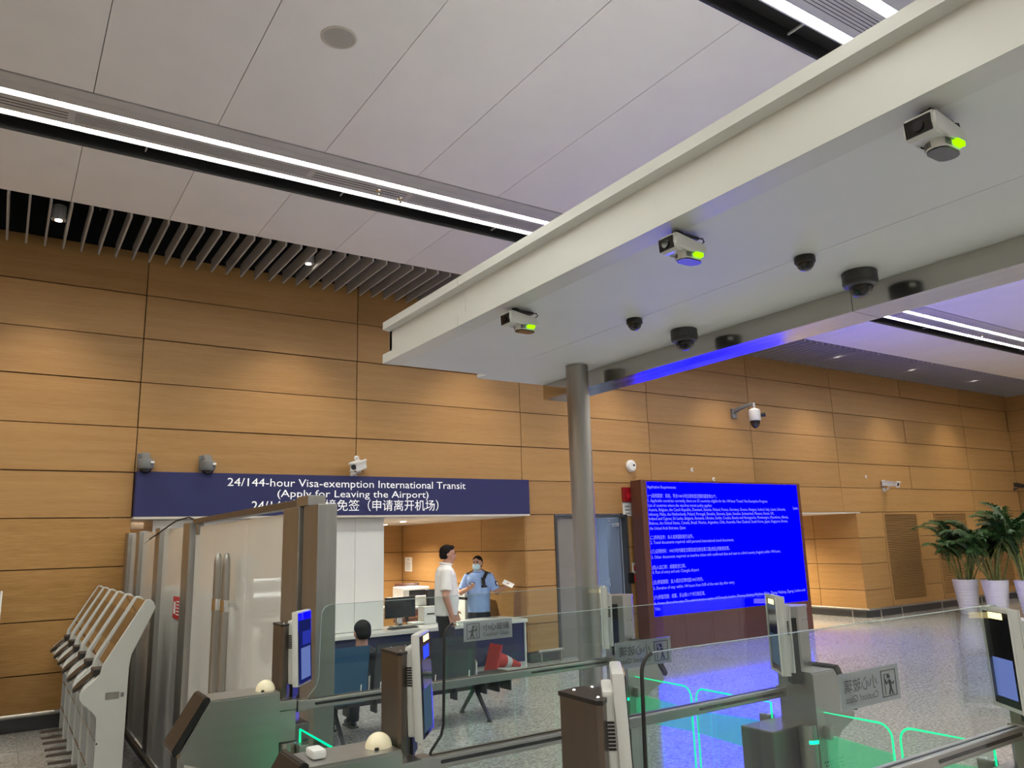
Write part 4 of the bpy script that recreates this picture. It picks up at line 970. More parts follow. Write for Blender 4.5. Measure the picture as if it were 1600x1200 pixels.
for x, y, lab in ((2.83, 6.54, 'small sprinkler head in the far light channel, left one of two'), (3.09, 6.60, 'small sprinkler head in the far light channel, right one of two'), (14.6, 6.55, 'small sprinkler head in the light channel at far right')):
    t = thing('fire_sprinkler', lab, 'sprinkler', (x, y, 5.135), 0, 'sprinklers in the light channel')
    obj('escutcheon', cyl((0, 0, 0), (0, 0, -0.012), 0.03, 0.024, 16), 'chrome', t); obj('nozzle', cyl((0, 0, -0.012), (0, 0, -0.045), 0.008, seg=8), 'chrome', t); obj('deflector', cyl((0, 0, -0.045), (0, 0, -0.048), 0.018, seg=12), 'chrome', t)

# ================================================================== KERB RAILS
def kerb(pts, posts, label):
    t = thing('bumper_rail', label, 'rail', (0, 0, 0), group='low stainless bumper rails')
    obj('tube', tube(pts, 0.022, 12), 'stainless', t)
    for p in posts: obj('post', cyl((p[0], p[1], 0), (p[0], p[1], p[2]), 0.014, seg=10), 'stainless', t)
kerb([(-4, D - 0.12, 0.17), (1.1, D - 0.12, 0.17)], [(-0.6, D - 0.12, 0.17), (0.9, D - 0.12, 0.17)], 'low stainless bumper rail along the wood wall behind the kiosks')
kerb([(6.56, D - 0.12, 0.16), (7.0, D - 0.12, 0.16)], [(6.62, D - 0.12, 0.16), (6.97, D - 0.12, 0.16)], 'short low stainless rail between the counter and the double door')
kerb([(14.62, 12.8, 0.17), (14.62, 9.7, 0.17), (14.64, D - 0.12, 0.17), (14.8, D - 0.14, 0.17), (21.7, D - 0.14, 0.17)], [(14.62, 11, 0.17), (14.63, 9.8, 0.17), (15.0, D - 0.14, 0.17), (15.75, D - 0.14, 0.17), (17.3, D - 0.14, 0.17), (19, D - 0.14, 0.17)], 'low stainless bumper rail around the passage corner behind the palms')

# ================================================================== OFFICE COUNTER
CT = 0.645
t = thing('office_counter', 'long office counter with white top and navy blue front under the sign', 'counter', (0, 0, 0))
obj('worktop', bx(1.5, 6.30, 9.28, 9.95, CT - 0.045, CT, 0.004), 'counter_white', t)
for a, b in ((1.52, 3.1), (3.105, 4.7), (4.705, 6.26)): obj('front_panel', bx(a, b, 9.33, 9.35, 0.08, CT - 0.046), 'navy_front', t)
obj('plinth', bx(1.52, 6.27, 9.36, 9.95, 0.0, 0.08), 'wall_white', t)
obj('side_panel', bx(6.265, 6.285, 9.31, 9.98, 0.0, CT - 0.046), 'wall_white', t)
obj('back_panel', bx(1.52, 6.26, 9.93, 9.95, 0.08, CT - 0.046), 'wall_white', t)
# white clad pillar behind the counter
t = thing('clad_pillar', 'broad white clad pillar behind the office counter', 'pillar', (0, 0, 0))
obj('core', bx(1.45, 4.25, 9.63, 10.35, 0.65, 2.068), 'wall_white', t)
for a, b in ((1.44, 2.35), (2.354, 3.09), (3.094, 3.858), (3.862, 4.262)): obj('panel', bx(a, b, 9.605, 9.63, 0.65, 2.065, 0.003), 'wall_white', t)
obj('side_panel', bx(4.25, 4.264, 9.632, 10.35, 0.65, 2.065), 'wall_white', t)
obj('foot', bx(1.5, 4.2, 10.03, 10.33, 0.0, 0.65), 'wall_white', t)
# desk things
t = thing('computer_monitor', 'black computer monitor on the office counter beside the white pillar', 'monitor', (4.56, 9.74, CT))
obj('screen_case', bx(-0.22, 0.22, -0.012, 0.018, 0.115, 0.385, 0.006), 'black_plastic', t); obj('screen', bx(-0.21, 0.21, -0.0135, -0.011, 0.128, 0.376), mat('monitor_glass', (0.02, 0.022, 0.025), 0.15), t)
obj('stand', bx(-0.03, 0.03, 0.0, 0.03, 0.0, 0.15), 'chrome', t); obj('base', bx(-0.12, 0.12, -0.07, 0.09, 0.0, 0.012, 0.004), 'black_plastic', t)
t = thing('keyboard', 'black keyboard lying on the counter in front of the monitor', 'keyboard', (4.50, 9.53, CT), 0.1)
obj('case', bx(-0.20, 0.20, -0.06, 0.06, 0, 0.014, 0.004), 'black_plastic', t)
kb = NB()
for i in range(14):
    for j in range(4): add_box(kb, -0.19 + i * 0.027, -0.168 + i * 0.027, -0.05 + j * 0.026, -0.029 + j * 0.026, 0.014, 0.019)
o = obj('keys', kb, 'dark_grey', t)
t = thing('receipt_printer', 'white boxy document printer on the counter behind the standing man', 'printer', (5.05, 9.86, CT))
obj('case', bx(-0.12, 0.12, -0.10, 0.10, 0, 0.21, 0.012), 'white_plastic', t); obj('lid', bx(-0.115, 0.115, -0.095, 0.095, 0.205, 0.222, 0.005), 'silver_plastic', t); obj('slot', bx(-0.08, 0.08, -0.102, -0.098, 0.12, 0.14), 'black_plastic', t)
obj('paper_tray', bx(-0.30, -0.12, -0.09, 0.06, 0.01, 0.035, 0.003), 'white_plastic', t)
t = thing('side_desk', 'low white desk behind the counter carrying the printers', 'desk', (5.7, 11.35, 0))
obj('top', bx(-0.62, 0.62, -0.35, 0.35, 0.74, 0.77, 0.003), 'counter_white', t)
for a in (-0.58, 0.58):
    for b in (-0.3, 0.3): obj('leg', bx(a - 0.02, a + 0.02, b - 0.02, b + 0.02, 0, 0.74), 'grey_paint', t)
t = thing('laser_printer', 'white laser printer with dark paper slot on the rear desk', 'printer', (5.48, 11.35, 0.77))
obj('case', bx(-0.20, 0.24, -0.20, 0.2, 0, 0.15, 0.01), 'white_plastic', t); obj('scanner_lid', bx(-0.20, 0.24, -0.2, 0.2, 0.245, 0.29, 0.008), 'white_plastic', t)
obj('pillar', bx(-0.20, -0.10, -0.18, 0.2, 0.14, 0.25), 'white_plastic', t); obj('pillar', bx(0.2, 0.24, -0.18, 0.2, 0.14, 0.25), 'white_plastic', t)
obj('output_slot', bx(-0.10, 0.20, -0.15, 0.19, 0.15, 0.244), 'black_plastic', t)
obj('paper_sheet', bx(0.0, 0.19, -0.30, -0.05, 0.152, 0.157), 'paper', t)
t = thing('copier', 'tall white copier behind the counter between the two standing men', 'copier', (6.12, 10.70, 0))
obj('body', bx(-0.13, 0.16, -0.2, 0.25, 0.05, 0.86, 0.01), 'white_plastic', t); obj('top', bx(-0.14, 0.17, -0.21, 0.26, 0.90, 1.02, 0.01), 'white_plastic', t)
obj('slot', bx(-0.12, 0.15, -0.19, 0.2, 0.86, 0.90), 'black_plastic', t); obj('drawer', bx(-0.11, 0.14, -0.206, -0.199, 0.45, 0.62), 'silver_plastic', t); obj('base', bx(-0.12, 0.15, -0.18, 0.22, 0, 0.05), 'dark_grey', t)
def office_chair(loc, rz, label, m):
    t = thing('office_chair', label, 'office chair', loc, rz, 'office chairs behind the counter')
    bm = NB(); add_obox(bm, (0, 0.22, 0.80), (1, 0, 0), (0, 1, 0.12), (0, -0.12, 1), 0.21, 0.03, 0.27, 0.025); smooth_by_angle(obj('backrest', bm, m, t))
    obj('seat', bx(-0.23, 0.23, -0.22, 0.22, 0.42, 0.49, 0.025), m, t); obj('stem', cyl((0, 0, 0.08), (0, 0, 0.42), 0.025, seg=12), 'black_plastic', t)
    obj('back_bar', bx(-0.03, 0.03, 0.2, 0.225, 0.44, 0.6), 'black_plastic', t)
    for k in range(5):
        a = 2 * PI * k / 5; obj('base_arm', tube([(0, 0, 0.10), (0.28 * math.cos(a), 0.28 * math.sin(a), 0.06)], [0.022, 0.014], 8), 'black_plastic', t); obj('castor', cyl((0.28 * math.cos(a) - 0.012, 0.28 * math.sin(a), 0.028), (0.28 * math.cos(a) + 0.012, 0.28 * math.sin(a), 0.028), 0.028, seg=12), 'black_plastic', t)
office_chair((5.42, 10.45, 0), PI, 'black office chair partly hidden behind the man in white', 'black_plastic')
office_chair((6.0, 12.5, 0), 2.6, 'brown office chair behind the copier in the alcove', 'brown_frame')
o = obj('paper_bundle', bx(-0.10, 0.09, -0.006, 0.006, -0.045, 0.045), 'paper'); o.location = (5.31, 9.322, CT); 
tag(o, 'white sheet of paper hanging over the counter edge beside the man', 'paper'); o.rotation_euler = (0, 0, 0)
nt = obj('notice_sheet', bx(-0.15, 0.15, -0.006, 0, -0.13, 0.13), 'paper'); nt.location = (6.479, 13.47, 1.345); nt.rotation_euler = (0, 0, -PI / 2)
tag(nt, 'white notice sheet pinned to the wood wall inside the alcove', 'notice')
pn = NB(); add_box(pn, -0.02, 0.02, -0.0075, -0.0055, 0.07, 0.10)
for k in range(5): add_box(pn, -0.09, 0.09, -0.0075, -0.0055, -0.09 + 0.028 * k, -0.083 + 0.028 * k)
obj('print', pn, 'print_grey', nt)

# ================================================================== BENCHES
def bench(loc, label, blues, n=4, rz=0.0, tables=()):
    """beam seat facing +y, seats along x"""
    t = thing('beam_bench', label, 'bench', loc, rz, 'beam benches in the waiting area')
    p = 0.56
    obj('beam', bx(0.05, n * p - 0.05, -0.03, 0.03, 0.27, 0.31), 'bench_metal', t)
    for k in range(n):
        x0 = k * p + 0.035; x1 = (k + 1) * p - 0.035; m = 'fabric_blue' if k in blues else 'bench_dark'
        if k in tables:
            tp = NB(); add_prism(tp, rrect(x0, x1 + 0.03, -0.22, 0.24, 0.09, 5), 'Z', 0.355, 0.385); obj('table_top', tp, 'black_plastic', t)
            hb = NB()
            for xx in (x0 + 0.10, x0 + 0.25, x1 - 0.10): add_box(hb, xx - 0.008, xx + 0.008, -0.18, 0.10, 0.24, 0.355)
            obj('table_bracket', hb, 'bench_metal', t)
            continue
        se = prism([(-0.22, 0.345), (-0.20, 0.375), (0.10, 0.385), (0.20, 0.395), (0.255, 0.37), (0.25, 0.352), (0.1, 0.352), (-0.19, 0.335)], 'X', x0, x1)
        obj('seat', se, m, t)
        bk = prism([(-0.215, 0.43), (-0.235, 0.60), (-0.285, 0.83), (-0.305, 0.835), (-0.262, 0.60), (-0.238, 0.425)], 'X', x0, x1)
        obj('backrest', bk, m, t)
        hb = NB()
        for xx in (x0 + 0.10, x1 - 0.10): add_box(hb, xx - 0.01, xx + 0.01, -0.06, 0.06, 0.20, 0.345)
        obj('seat_bracket', hb, 'black_plastic', t)
        sb = NB()
        for xx in (x0 + 0.06, x1 - 0.06): add_tube(sb, [(xx, -0.12, 0.34), (xx, -0.23, 0.37), (xx, -0.245, 0.50)], 0.009, 6)
        obj('back_bracket', sb, 'chrome', t)
    for k in range(n + 1 - len(tables)):
        x = k * p
        ar = tube([(x, -0.20, 0.40), (x, -0.22, 0.56), (x, -0.17, 0.585), (x, 0.08, 0.575), (x, 0.15, 0.55), (x, 0.16, 0.50), (x, 0.12, 0.40)], 0.013, 8); obj('armrest', ar, 'chrome', t)
    for x in (0.30, n * p - 0.45):
        lg = NB(); add_cone(lg, (x, 0, 0.29), (x, -0.27, 0.02), 0.024, 0.018, 8); add_cone(lg, (x, 0, 0.29), (x, 0.27, 0.02), 0.024, 0.018, 8)
        add_cone(lg, (x, -0.27, 0), (x, -0.27, 0.025), 0.028, 0.022, 10); add_cone(lg, (x, 0.27, 0), (x, 0.27, 0.025), 0.028, 0.022, 10)
        obj('leg_frame', lg, 'bench_metal', t)
    return t
bench((2.36, 7.10, 0), 'beam bench with a blue seat and end table in front of the counter', {0}, tables=(3,))
# ================================================================== TRAFFIC CONE lying on its side
t = thing('traffic_cone', 'red traffic cone with grey band tipped over at the counter', 'traffic cone', (5.62, 9.12, 0))
ax0 = Vector((0, 0, 0.20)); ax1 = Vector((0.42, 0.0, 0.075))
def onax(f): return ax0 + (ax1 - ax0) * f
dd = (ax1 - ax0).normalized(); uu_ = Vector((0, 1, 0)); vv_ = dd.cross(uu_)
bm = NB(); add_obox(bm, ax0, dd, uu_, vv_, 0.012, 0.15, 0.185, 0.008); obj('base_plate', bm, 'cone_red', t)
obj('body', cyl(onax(0.02), onax(1.0), 0.115, 0.03, 24), 'cone_red', t)
obj('reflective_band', cyl(onax(0.42), onax(0.62), 0.084, 0.066, 24), 'cone_band', t)

# ================================================================== PALMS
def frond_mesh(seed, L=1.0):
    rnd = random.Random(seed); bm = NB(); pts = []
    lean = rnd.uniform(0.25, 0.85); droop = rnd.uniform(0.7, 1.3)
    N = 14; x = z = 0; ang = PI / 2 - lean * 0.35
    for i in range(N + 1):
        pts.append(Vector((x, 0, z))); s = L / N; x += math.cos(ang) * s; z += math.sin(ang) * s
        ang -= droop * (0.02 + 0.20 * (i / N) ** 1.6) * 1.3
    add_tube(bm, pts, [0.010 * (1 - 0.75 * i / N) for i in range(N + 1)], 5)
    for f in bm.faces: f.material_index = 1
    for i in range(44):
        f = 0.30 + 0.69 * i / 43; k = f * N; a = int(min(k, N - 1)); p = pts[a].lerp(pts[a + 1], k - a); tg_ = (pts[a + 1] - pts[a]).normalized()
        for s in (-1, 1):
            ln = L * (0.30 - 0.16 * abs(f - 0.5) * 2) * rnd.uniform(0.8, 1.1); wd = 0.011 * rnd.uniform(0.8, 1.2)
            side = Vector((0, s, 0)); nrm = tg_.cross(side)
            dr = (tg_ * 0.75 + side * rnd.uniform(0.6, 0.85) + Vector((0, 0, rnd.uniform(0.0, 0.35)))).normalized()
            q1 = p + dr * ln * 0.5; q2 = p + dr * ln + Vector((0, 0, -ln * rnd.uniform(0.15, 0.4)))
            wv = dr.cross(Vector((0, 0, 1))).normalized() * wd + Vector((0, 0, wd * 0.5))
            v = [bm.verts.new(p - wv * 0.3), bm.verts.new(p + wv * 0.3), bm.verts.new(q1 + wv), bm.verts.new(q1 - wv), bm.verts.new(q2)]
            bm.faces.new((v[0], v[1], v[2], v[3])); bm.faces.new((v[3], v[2], v[4]))
    me = bpy.data.meshes.new('frond'); bm.to_mesh(me); bm.free(); me.materials.append(MATS['leaf']); me.materials.append(MATS['stem_green'])
    return me
FR = [frond_mesh(s, 1.0) for s in range(7)]
def palm(loc, seed, label, h=1.0):
    rnd = random.Random(seed * 13 + 5); t = thing('potted_palm', label, 'potted plant', loc, rnd.uniform(0, 6), 'potted palms by the wood wall')
    prof = [(0.160, 0.0), (0.165, 0.01)]
    for k in range(9): prof += [(0.168 + 0.0075 * k, 0.03 + 0.045 * k), (0.180 + 0.0075 * k, 0.045 + 0.045 * k), (0.178 + 0.0075 * k, 0.066 + 0.045 * k)]
    prof += [(0.246, 0.46), (0.249, 0.50), (0.229, 0.50), (0.219, 0.46)]
    prof = [(r_ * 0.98, z_ * 1.36) for r_, z_ in prof]
    smooth_by_angle(obj('pot', lathe(prof, seg=32), 'pot_white', t), 50)
    obj('soil', cyl((0, 0, 0.60), (0, 0, 0.632), 0.205, seg=24), 'soil', t)
    st = []
    for k in range(15):
        a = rnd.uniform(0, 2 * PI); r = rnd.uniform(0.02, 0.15); tx = rnd.uniform(0.02, 0.26)
        b0 = Vector((r * math.cos(a), r * math.sin(a), 0.62)); top = Vector(((r + tx) * math.cos(a), (r + tx) * math.sin(a), rnd.uniform(1.0, 1.4) * h))
        obj('cane', tube([b0, b0.lerp(top, 0.5) + Vector((0, 0, 0.02)), top], [0.016, 0.013, 0.009], 7), 'stem_green', t)
        st.append((top, a))
    for k in range(45):
        top, a = st[k % 15]; f = bpy.data.objects.new('frond', rnd.choice(FR)); link(f, t)
        f.location = top - Vector((0, 0, rnd.uniform(0.02, 0.25))); s = rnd.uniform(0.70, 1.0) * h
        f.scale = (s, s, s); f.rotation_euler = (0, rnd.uniform(-0.15, 0.30), a + rnd.uniform(-1.1, 1.1))
palm((16.72, 8.55, 0), 1, 'potted areca palm in a ribbed white pot, leftmost of three', 0.98)
palm((16.70, 7.97, 0), 2, 'potted areca palm in a ribbed white pot, middle of three', 1.0)
palm((16.85, 7.42, 0), 3, 'potted areca palm in a white pot at the right edge', 1.08)

# ================================================================== PEOPLE
def remesh(name, bm, m, parent, voxel=0.008, smooth=4):
    bmesh.ops.recalc_face_normals(bm, faces=bm.faces)
    me = bpy.data.meshes.new('tmp'); bm.to_mesh(me); bm.free()
    o = bpy.data.objects.new('tmp', me); COL.objects.link(o)
    md = o.modifiers.new('r', 'REMESH'); md.mode = 'VOXEL'; md.voxel_size = voxel
    if smooth: sm = o.modifiers.new('s', 'SMOOTH'); sm.factor = 0.5; sm.iterations = smooth
    bpy.context.view_layer.update()
    nm = bpy.data.meshes.new_from_object(o.evaluated_get(bpy.context.evaluated_depsgraph_get()))
    COL.objects.unlink(o); bpy.data.objects.remove(o); bpy.data.meshes.remove(me)
    nm.name = name; nm.materials.clear()
    for q in (m if isinstance(m, (list, tuple)) else [m]): nm.materials.append(MATS[q])
    for p in nm.polygons: p.use_smooth = True
    return link(bpy.data.objects.new(name, nm), parent)
def limb(bm, pts, rs, seg=14):
    for (a, b), (ra, rb) in zip(zip(pts[:-1], pts[1:]), zip(rs[:-1], rs[1:])):
        add_cone(bm, a, b, ra, rb, seg); add_sphere(bm, a, ra, seg=12, rings=8); add_sphere(bm, b, rb, seg=12, rings=8)
def ell_stack(bm, rows_):
    """loft of ellipses (cx, cy, z, rx, ry)"""
    prev = None; seg = 28
    for (cx, cy, z, rx, ry) in rows_:
        ring = [bm.verts.new((cx + rx * math.cos(2 * PI * i / seg), cy + ry * math.sin(2 * PI * i / seg), z)) for i in range(seg)]
        if prev:
            for i in range(seg): j = (i + 1) % seg; bm.faces.new((prev[i], prev[j], ring[j], ring[i]))
        else: bm.faces.new(ring[::-1])
        prev = ring
    bm.faces.new(prev)
def hand(bm, wrist, dirv, palm_n, thumb_s, curl=0.5, sc_=1.0):
    """palm, four fingers of different length bent at the knuckles, and a thumb from the side of the palm"""
    d = Vector(dirv).normalized(); n = Vector(palm_n); n = (n - d * n.dot(d)).normalized(); s = d.cross(n) * thumb_s
    w0 = Vector(wrist); c = w0 + d * 0.05 * sc_
    add_obox(bm, c, d, s, n, 0.045 * sc_, 0.037 * sc_, 0.013 * sc_, 0.006)
    limb(bm, [w0 - d * 0.02, w0 + d * 0.02], [0.025 * sc_, 0.024 * sc_], 10)
    for off, ln in ((0.028, 0.068), (0.009, 0.078), (-0.010, 0.072), (-0.028, 0.055)):
        p = w0 + d * 0.09 * sc_ + s * off * sc_; q = p; dv = d.copy(); pts = [p - d * 0.01]
        for k in range(3):
            a = curl * (0.55 + 0.25 * k); dv = (dv * math.cos(a) + n * math.sin(a)).normalized() if k else (d * math.cos(curl * 0.6) + n * math.sin(curl * 0.6)).normalized()
            q = q + dv * ln * sc_ * (0.45, 0.32, 0.23)[k]; pts.append(q)
        limb(bm, pts, [0.0095 * sc_, 0.009 * sc_, 0.0085 * sc_, 0.0075 * sc_], 8)
    tb = w0 + d * 0.03 * sc_ + s * 0.034 * sc_
    p1 = tb + (d * 0.6 + s * 0.7 + n * 0.35).normalized() * 0.035 * sc_; p2 = p1 + (d * 0.9 + s * 0.15 + n * 0.4).normalized() * 0.03 * sc_
    limb(bm, [tb - s * 0.01, p1, p2], [0.012 * sc_, 0.0105 * sc_, 0.0085 * sc_], 8)
def head(parent, c, yawh, hs, skin, hairm, mask=False, tilt=0.0, hair_kind='short'):
    """head facing +x before rotation; c is the head centre, hs the head height; returns (parts transformed)"""
    R = Matrix.Translation(c) @ Matrix.Rotation(yawh, 4, 'Z') @ Matrix.Rotation(tilt, 4, 'Y')
    k = hs / 0.23
    def tr(bm): bmesh.ops.transform(bm, matrix=R @ Matrix.Scale(k, 4), verts=bm.verts); return bm
    face = NB()
    add_sphere(face, (-0.012, 0, 0.028), 0.094, 0.076, 0.088, 20, 14); add_sphere(face, (0.022, 0, -0.025), 0.062, 0.058, 0.085, 18, 12); add_sphere(face, (0.030, 0, -0.082), 0.040, 0.038, 0.026, 14, 10)
    add_cone(face, (-0.02, 0, -0.16), (-0.012, 0, -0.03), 0.056, 0.054, 18)
    add_cone(face, (0.080, 0, 0.012), (0.099, 0, -0.022), 0.008, 0.014, 10); add_sphere(face, (0.096, 0, -0.024), 0.014, 0.015, 0.011, 10, 8)
    add_sphere(face, (0.075, 0, -0.055), 0.014, 0.024, 0.013, 12, 8)
    add_sphere(face, (0.070, 0.03, 0.022), 0.016, 0.026, 0.008, 10, 8); add_sphere(face, (0.070, -0.03, 0.022), 0.016, 0.026, 0.008, 10, 8)
    for s in (-1, 1): add_sphere(face, (-0.008, s * 0.077, -0.008), 0.022, 0.009, 0.032, 12, 10)
    hair_b = NB()
    add_sphere(hair_b, (-0.020, 0, 0.040), 0.100, 0.083, 0.086, 22, 14); add_sphere(hair_b, (-0.052, 0, 0.0), 0.068, 0.077, 0.080, 20, 12)
    if hair_kind == 'top': add_sphere(hair_b, (0.035, 0, 0.088), 0.046, 0.060, 0.030, 14, 10)
    # cut the hair away from the face with a forehead plane
    for v in list(hair_b.verts):
        if v.co.x > 0.062 and v.co.z < 0.085: v.co.x = 0.062 - (v.co.x - 0.062) * 0.3
        if v.co.z < 0.055 and v.co.x > -0.002 + 0.25 * max(0, v.co.z): v.co.x = -0.002 + 0.25 * max(0, v.co.z)
        if v.co.z < -0.055: v.co.z = -0.055
    return tr(face), tr(hair_b), tr, R, k
def face_features(parent, R, k, mask):
    def T(bm): bmesh.ops.transform(bm, matrix=R @ Matrix.Scale(k, 4), verts=bm.verts); return bm
    ey = NB(); br = NB()
    for s in (-1, 1):
        add_sphere(ey, (0.076, s * 0.031, 0.008), 0.008, 0.013, 0.0055, 10, 8)
        add_obox(br, (0.083, s * 0.031, 0.030), (0, 1, -0.12 * s), (1, 0, 0), (0, 0, 1), 0.018, 0.004, 0.0038)
        add_sphere(ey, (0.0825, s * 0.031, 0.008), 0.003, 0.0055, 0.005, 8, 6)
    obj('eyes', T(ey), 'hair', parent, True); obj('eyebrows', T(br), 'hair', parent)
    if not mask:
        li = NB(); add_sphere(li, (0.086, 0, -0.055), 0.006, 0.022, 0.0065, 12, 8); obj('mouth', T(li), 'lip', parent, True)
    else:
        mk = NB(); add_sphere(mk, (0.050, 0, -0.050), 0.064, 0.066, 0.058, 20, 14)
        for v in mk.verts:
            if v.co.x < 0.02: v.co.x = 0.02
        m = obj('face_mask', T(mk), 'mask_blue', parent, True)
        ml = NB()
        for s in (-1, 1): add_tube(ml, [(0.045, s * 0.062, -0.03), (0.01, s * 0.078, -0.012), (-0.016, s * 0.08, 0.0)], 0.0022, 5)
        obj('ear_loops', T(ml), 'paper', m)
        pl = NB()
        for z in (-0.03, -0.05, -0.07): add_tube(pl, [(0.052 + 0.064 * math.cos(a) * 0.93, 0.067 * math.sin(a), z) for a in [-0.9 + 0.3 * q for q in range(7)]], 0.0018, 5)
        obj('mask_pleats', T(pl), 'mask_blue', m)

def V(*a): return Vector(a)
# --- man in white polo: stands before the counter, facing +x, slightly turned away
t = thing('person', 'man in white polo shirt and black trousers standing before the counter', 'person', (4.70, 8.72, 0), math.radians(-20))
R_sh, L_sh = V(-0.015, -0.170, 1.36), V(-0.015, 0.170, 1.36)
R_el, R_wr = V(-0.035, -0.245, 1.085), V(0.035, -0.235, 0.86)
L_el, L_wr = V(-0.01, 0.25, 1.085), V(0.13, 0.22, 0.88)
hc = V(0.040, 0.0, 1.575)
f_, h_, tr_, R_, k_ = head(t, hc, 0.0, 0.225, 'skin', 'hair', hair_kind='top')
bd = NB()
me_tmp = bpy.data.meshes.new('x'); f_.to_mesh(me_tmp); f_.free(); bd.from_mesh(me_tmp)
ell_stack(bd, [(-0.005, 0, 0.80, 0.105, 0.155), (0.0, 0, 0.95, 0.125, 0.160), (0.005, 0, 1.15, 0.125, 0.170), (0.0, 0, 1.32, 0.115, 0.185), (-0.005, 0, 1.40, 0.08, 0.15), (0.0, 0, 1.44, 0.055, 0.07)])
add_cone(bd, (0.0, 0, 1.38), (0.03, 0, 1.50), 0.066, 0.056, 18)
for sh, el, wr, s in ((R_sh, R_el, R_wr, -1), (L_sh, L_el, L_wr, 1)):
    limb(bd, [sh, el, wr], [0.056, 0.044, 0.030])
    hand(bd, wr, (wr - el) + V(0, 0, -0.1), (0, -s, 0), 1 if s < 0 else -1, 0.7)
for s in (-1, 1): limb(bd, [V(0, s * 0.085, 0.84), V(0.015, s * 0.09, 0.47), V(-0.01, s * 0.095, 0.08)], [0.085, 0.058, 0.040])
body = remesh('body', bd, 'skin', t, 0.0075, 3)
remesh('hair', h_, 'hair', t, 0.007, 2)
face_features(t, R_, k_, False)
st = NB()
ell_stack(st, [(0.0, 0, 0.845, 0.140, 0.180), (0.006, 0, 0.90, 0.143, 0.180), (0.012, 0, 1.02, 0.150, 0.180), (0.008, 0, 1.18, 0.143, 0.188), (0.0, 0, 1.33, 0.130, 0.205), (-0.008, 0, 1.395, 0.105, 0.182), (-0.005, 0, 1.435, 0.075, 0.11), (0.0, 0, 1.455, 0.068, 0.075)])
for sh, el, s in ((R_sh, R_el, -1), (L_sh, L_el, 1)):
    m_ = sh.lerp(el, 0.78); add_sphere(st, sh, 0.066, seg=14, rings=10); add_cone(st, sh, m_, 0.066, 0.074, 20)
remesh('polo_shirt', st, 'shirt_white', t, 0.0075, 3)
co = NB(); add_tube(co, [(0.005 + 0.072 * math.cos(a), 0.072 * math.sin(a), 1.462 + 0.012 * -math.cos(a)) for a in [2 * PI * q / 20 for q in range(20)]], 0.014, 8, True); obj('collar', co, 'shirt_white', t, True)
tr2 = NB()
ell_stack(tr2, [(0, 0, 0.76, 0.120, 0.168), (0.0, 0, 0.86, 0.122, 0.166), (0, 0, 0.90, 0.12, 0.165)])
for s in (-1, 1):
    limb(tr2, [V(0, s * 0.085, 0.82), V(0.018, s * 0.092, 0.47)], [0.100, 0.075]); add_cone(tr2, (0.018, s * 0.092, 0.47), (-0.01, s * 0.095, 0.06), 0.075, 0.064, 18)
remesh('trousers', tr2, 'trouser_black', t, 0.009, 3)
for s in (-1, 1):
    sh_ = NB(); add_sphere(sh_, (0.05, s * 0.098, 0.035), 0.13, 0.045, 0.04, 16, 10); add_box(sh_, -0.075, 0.16, s * 0.098 - 0.04, s * 0.098 + 0.04, 0.0, 0.02, 0.006); obj('shoe', sh_, 'shoe_black', t, True)

# --- police officer behind the counter, facing left towards the man and the viewer
t = thing('person', 'officer in light blue uniform shirt and face mask gesturing behind the counter', 'person', (6.02, 10.14, 0), math.radians(-126))
# local +x is forward
hs = 0.205; S_ = 1.0
R_sh, L_sh = V(-0.01, -0.165, 1.212), V(-0.01, 0.165, 1.212)          # his right is local -y
R_el, R_wr = V(0.03, -0.26, 0.995), V(0.245, -0.12, 1.06)
L_el, L_wr = V(0.01, 0.27, 0.985), V(0.16, 0.37, 1.045)
hc = V(0.03, -0.01, 1.405)
f_, h_, tr_, R_, k_ = head(t, hc, math.radians(-14), 0.212, 'skin_b', 'hair')
bd = NB(); me_tmp = bpy.data.meshes.new('x'); f_.to_mesh(me_tmp); f_.free(); bd.from_mesh(me_tmp)
ell_stack(bd, [(0, 0, 0.70, 0.10, 0.150), (0.0, 0, 0.90, 0.105, 0.150), (0.0, 0, 1.06, 0.110, 0.160), (0, 0, 1.18, 0.105, 0.175), (-0.005, 0, 1.25, 0.075, 0.145), (0.0, 0, 1.285, 0.055, 0.065)])
add_cone(bd, (0.0, 0, 1.22), (0.02, 0, 1.34), 0.062, 0.053, 18)
limb(bd, [R_sh, R_el, R_wr], [0.053, 0.041, 0.028]); limb(bd, [L_sh, L_el, L_wr], [0.053, 0.041, 0.028])
hand(bd, R_wr, (R_wr - R_el) + V(0.05, 0.06, 0.05), (0.1, 0.3, 1), 1, 0.25, 0.95)
hand(bd, L_wr, (L_wr - L_el) + V(0.02, 0.03, 0.0), (0.0, 0.0, 1), -1, 0.55, 0.95)
for s in (-1, 1): limb(bd, [V(0, s * 0.08, 0.74), V(0.01, s * 0.085, 0.42), V(-0.01, s * 0.09, 0.08)], [0.082, 0.056, 0.040])
remesh('body', bd, 'skin_b', t, 0.0075, 3)
remesh('hair', h_, 'hair', t, 0.007, 2)
face_features(t, R_, k_, True)
st = NB()
ell_stack(st, [(0.0, 0, 0.70, 0.120, 0.165), (0.0, 0, 0.76, 0.122, 0.165), (0.0, 0, 0.90, 0.124, 0.168), (0.004, 0, 1.05, 0.126, 0.178), (0.0, 0, 1.18, 0.120, 0.196), (-0.005, 0, 1.245, 0.098, 0.172), (-0.002, 0, 1.275, 0.072, 0.10), (0.002, 0, 1.295, 0.064, 0.07)])
for sh, el in ((R_sh, R_el), (L_sh, L_el)):
    m_ = sh.lerp(el, 0.86); add_sphere(st, sh, 0.061, seg=14, rings=10); add_cone(st, sh, m_, 0.061, 0.066, 20)
shirt = remesh('uniform_shirt', st, 'shirt_blue', t, 0.0075, 3)
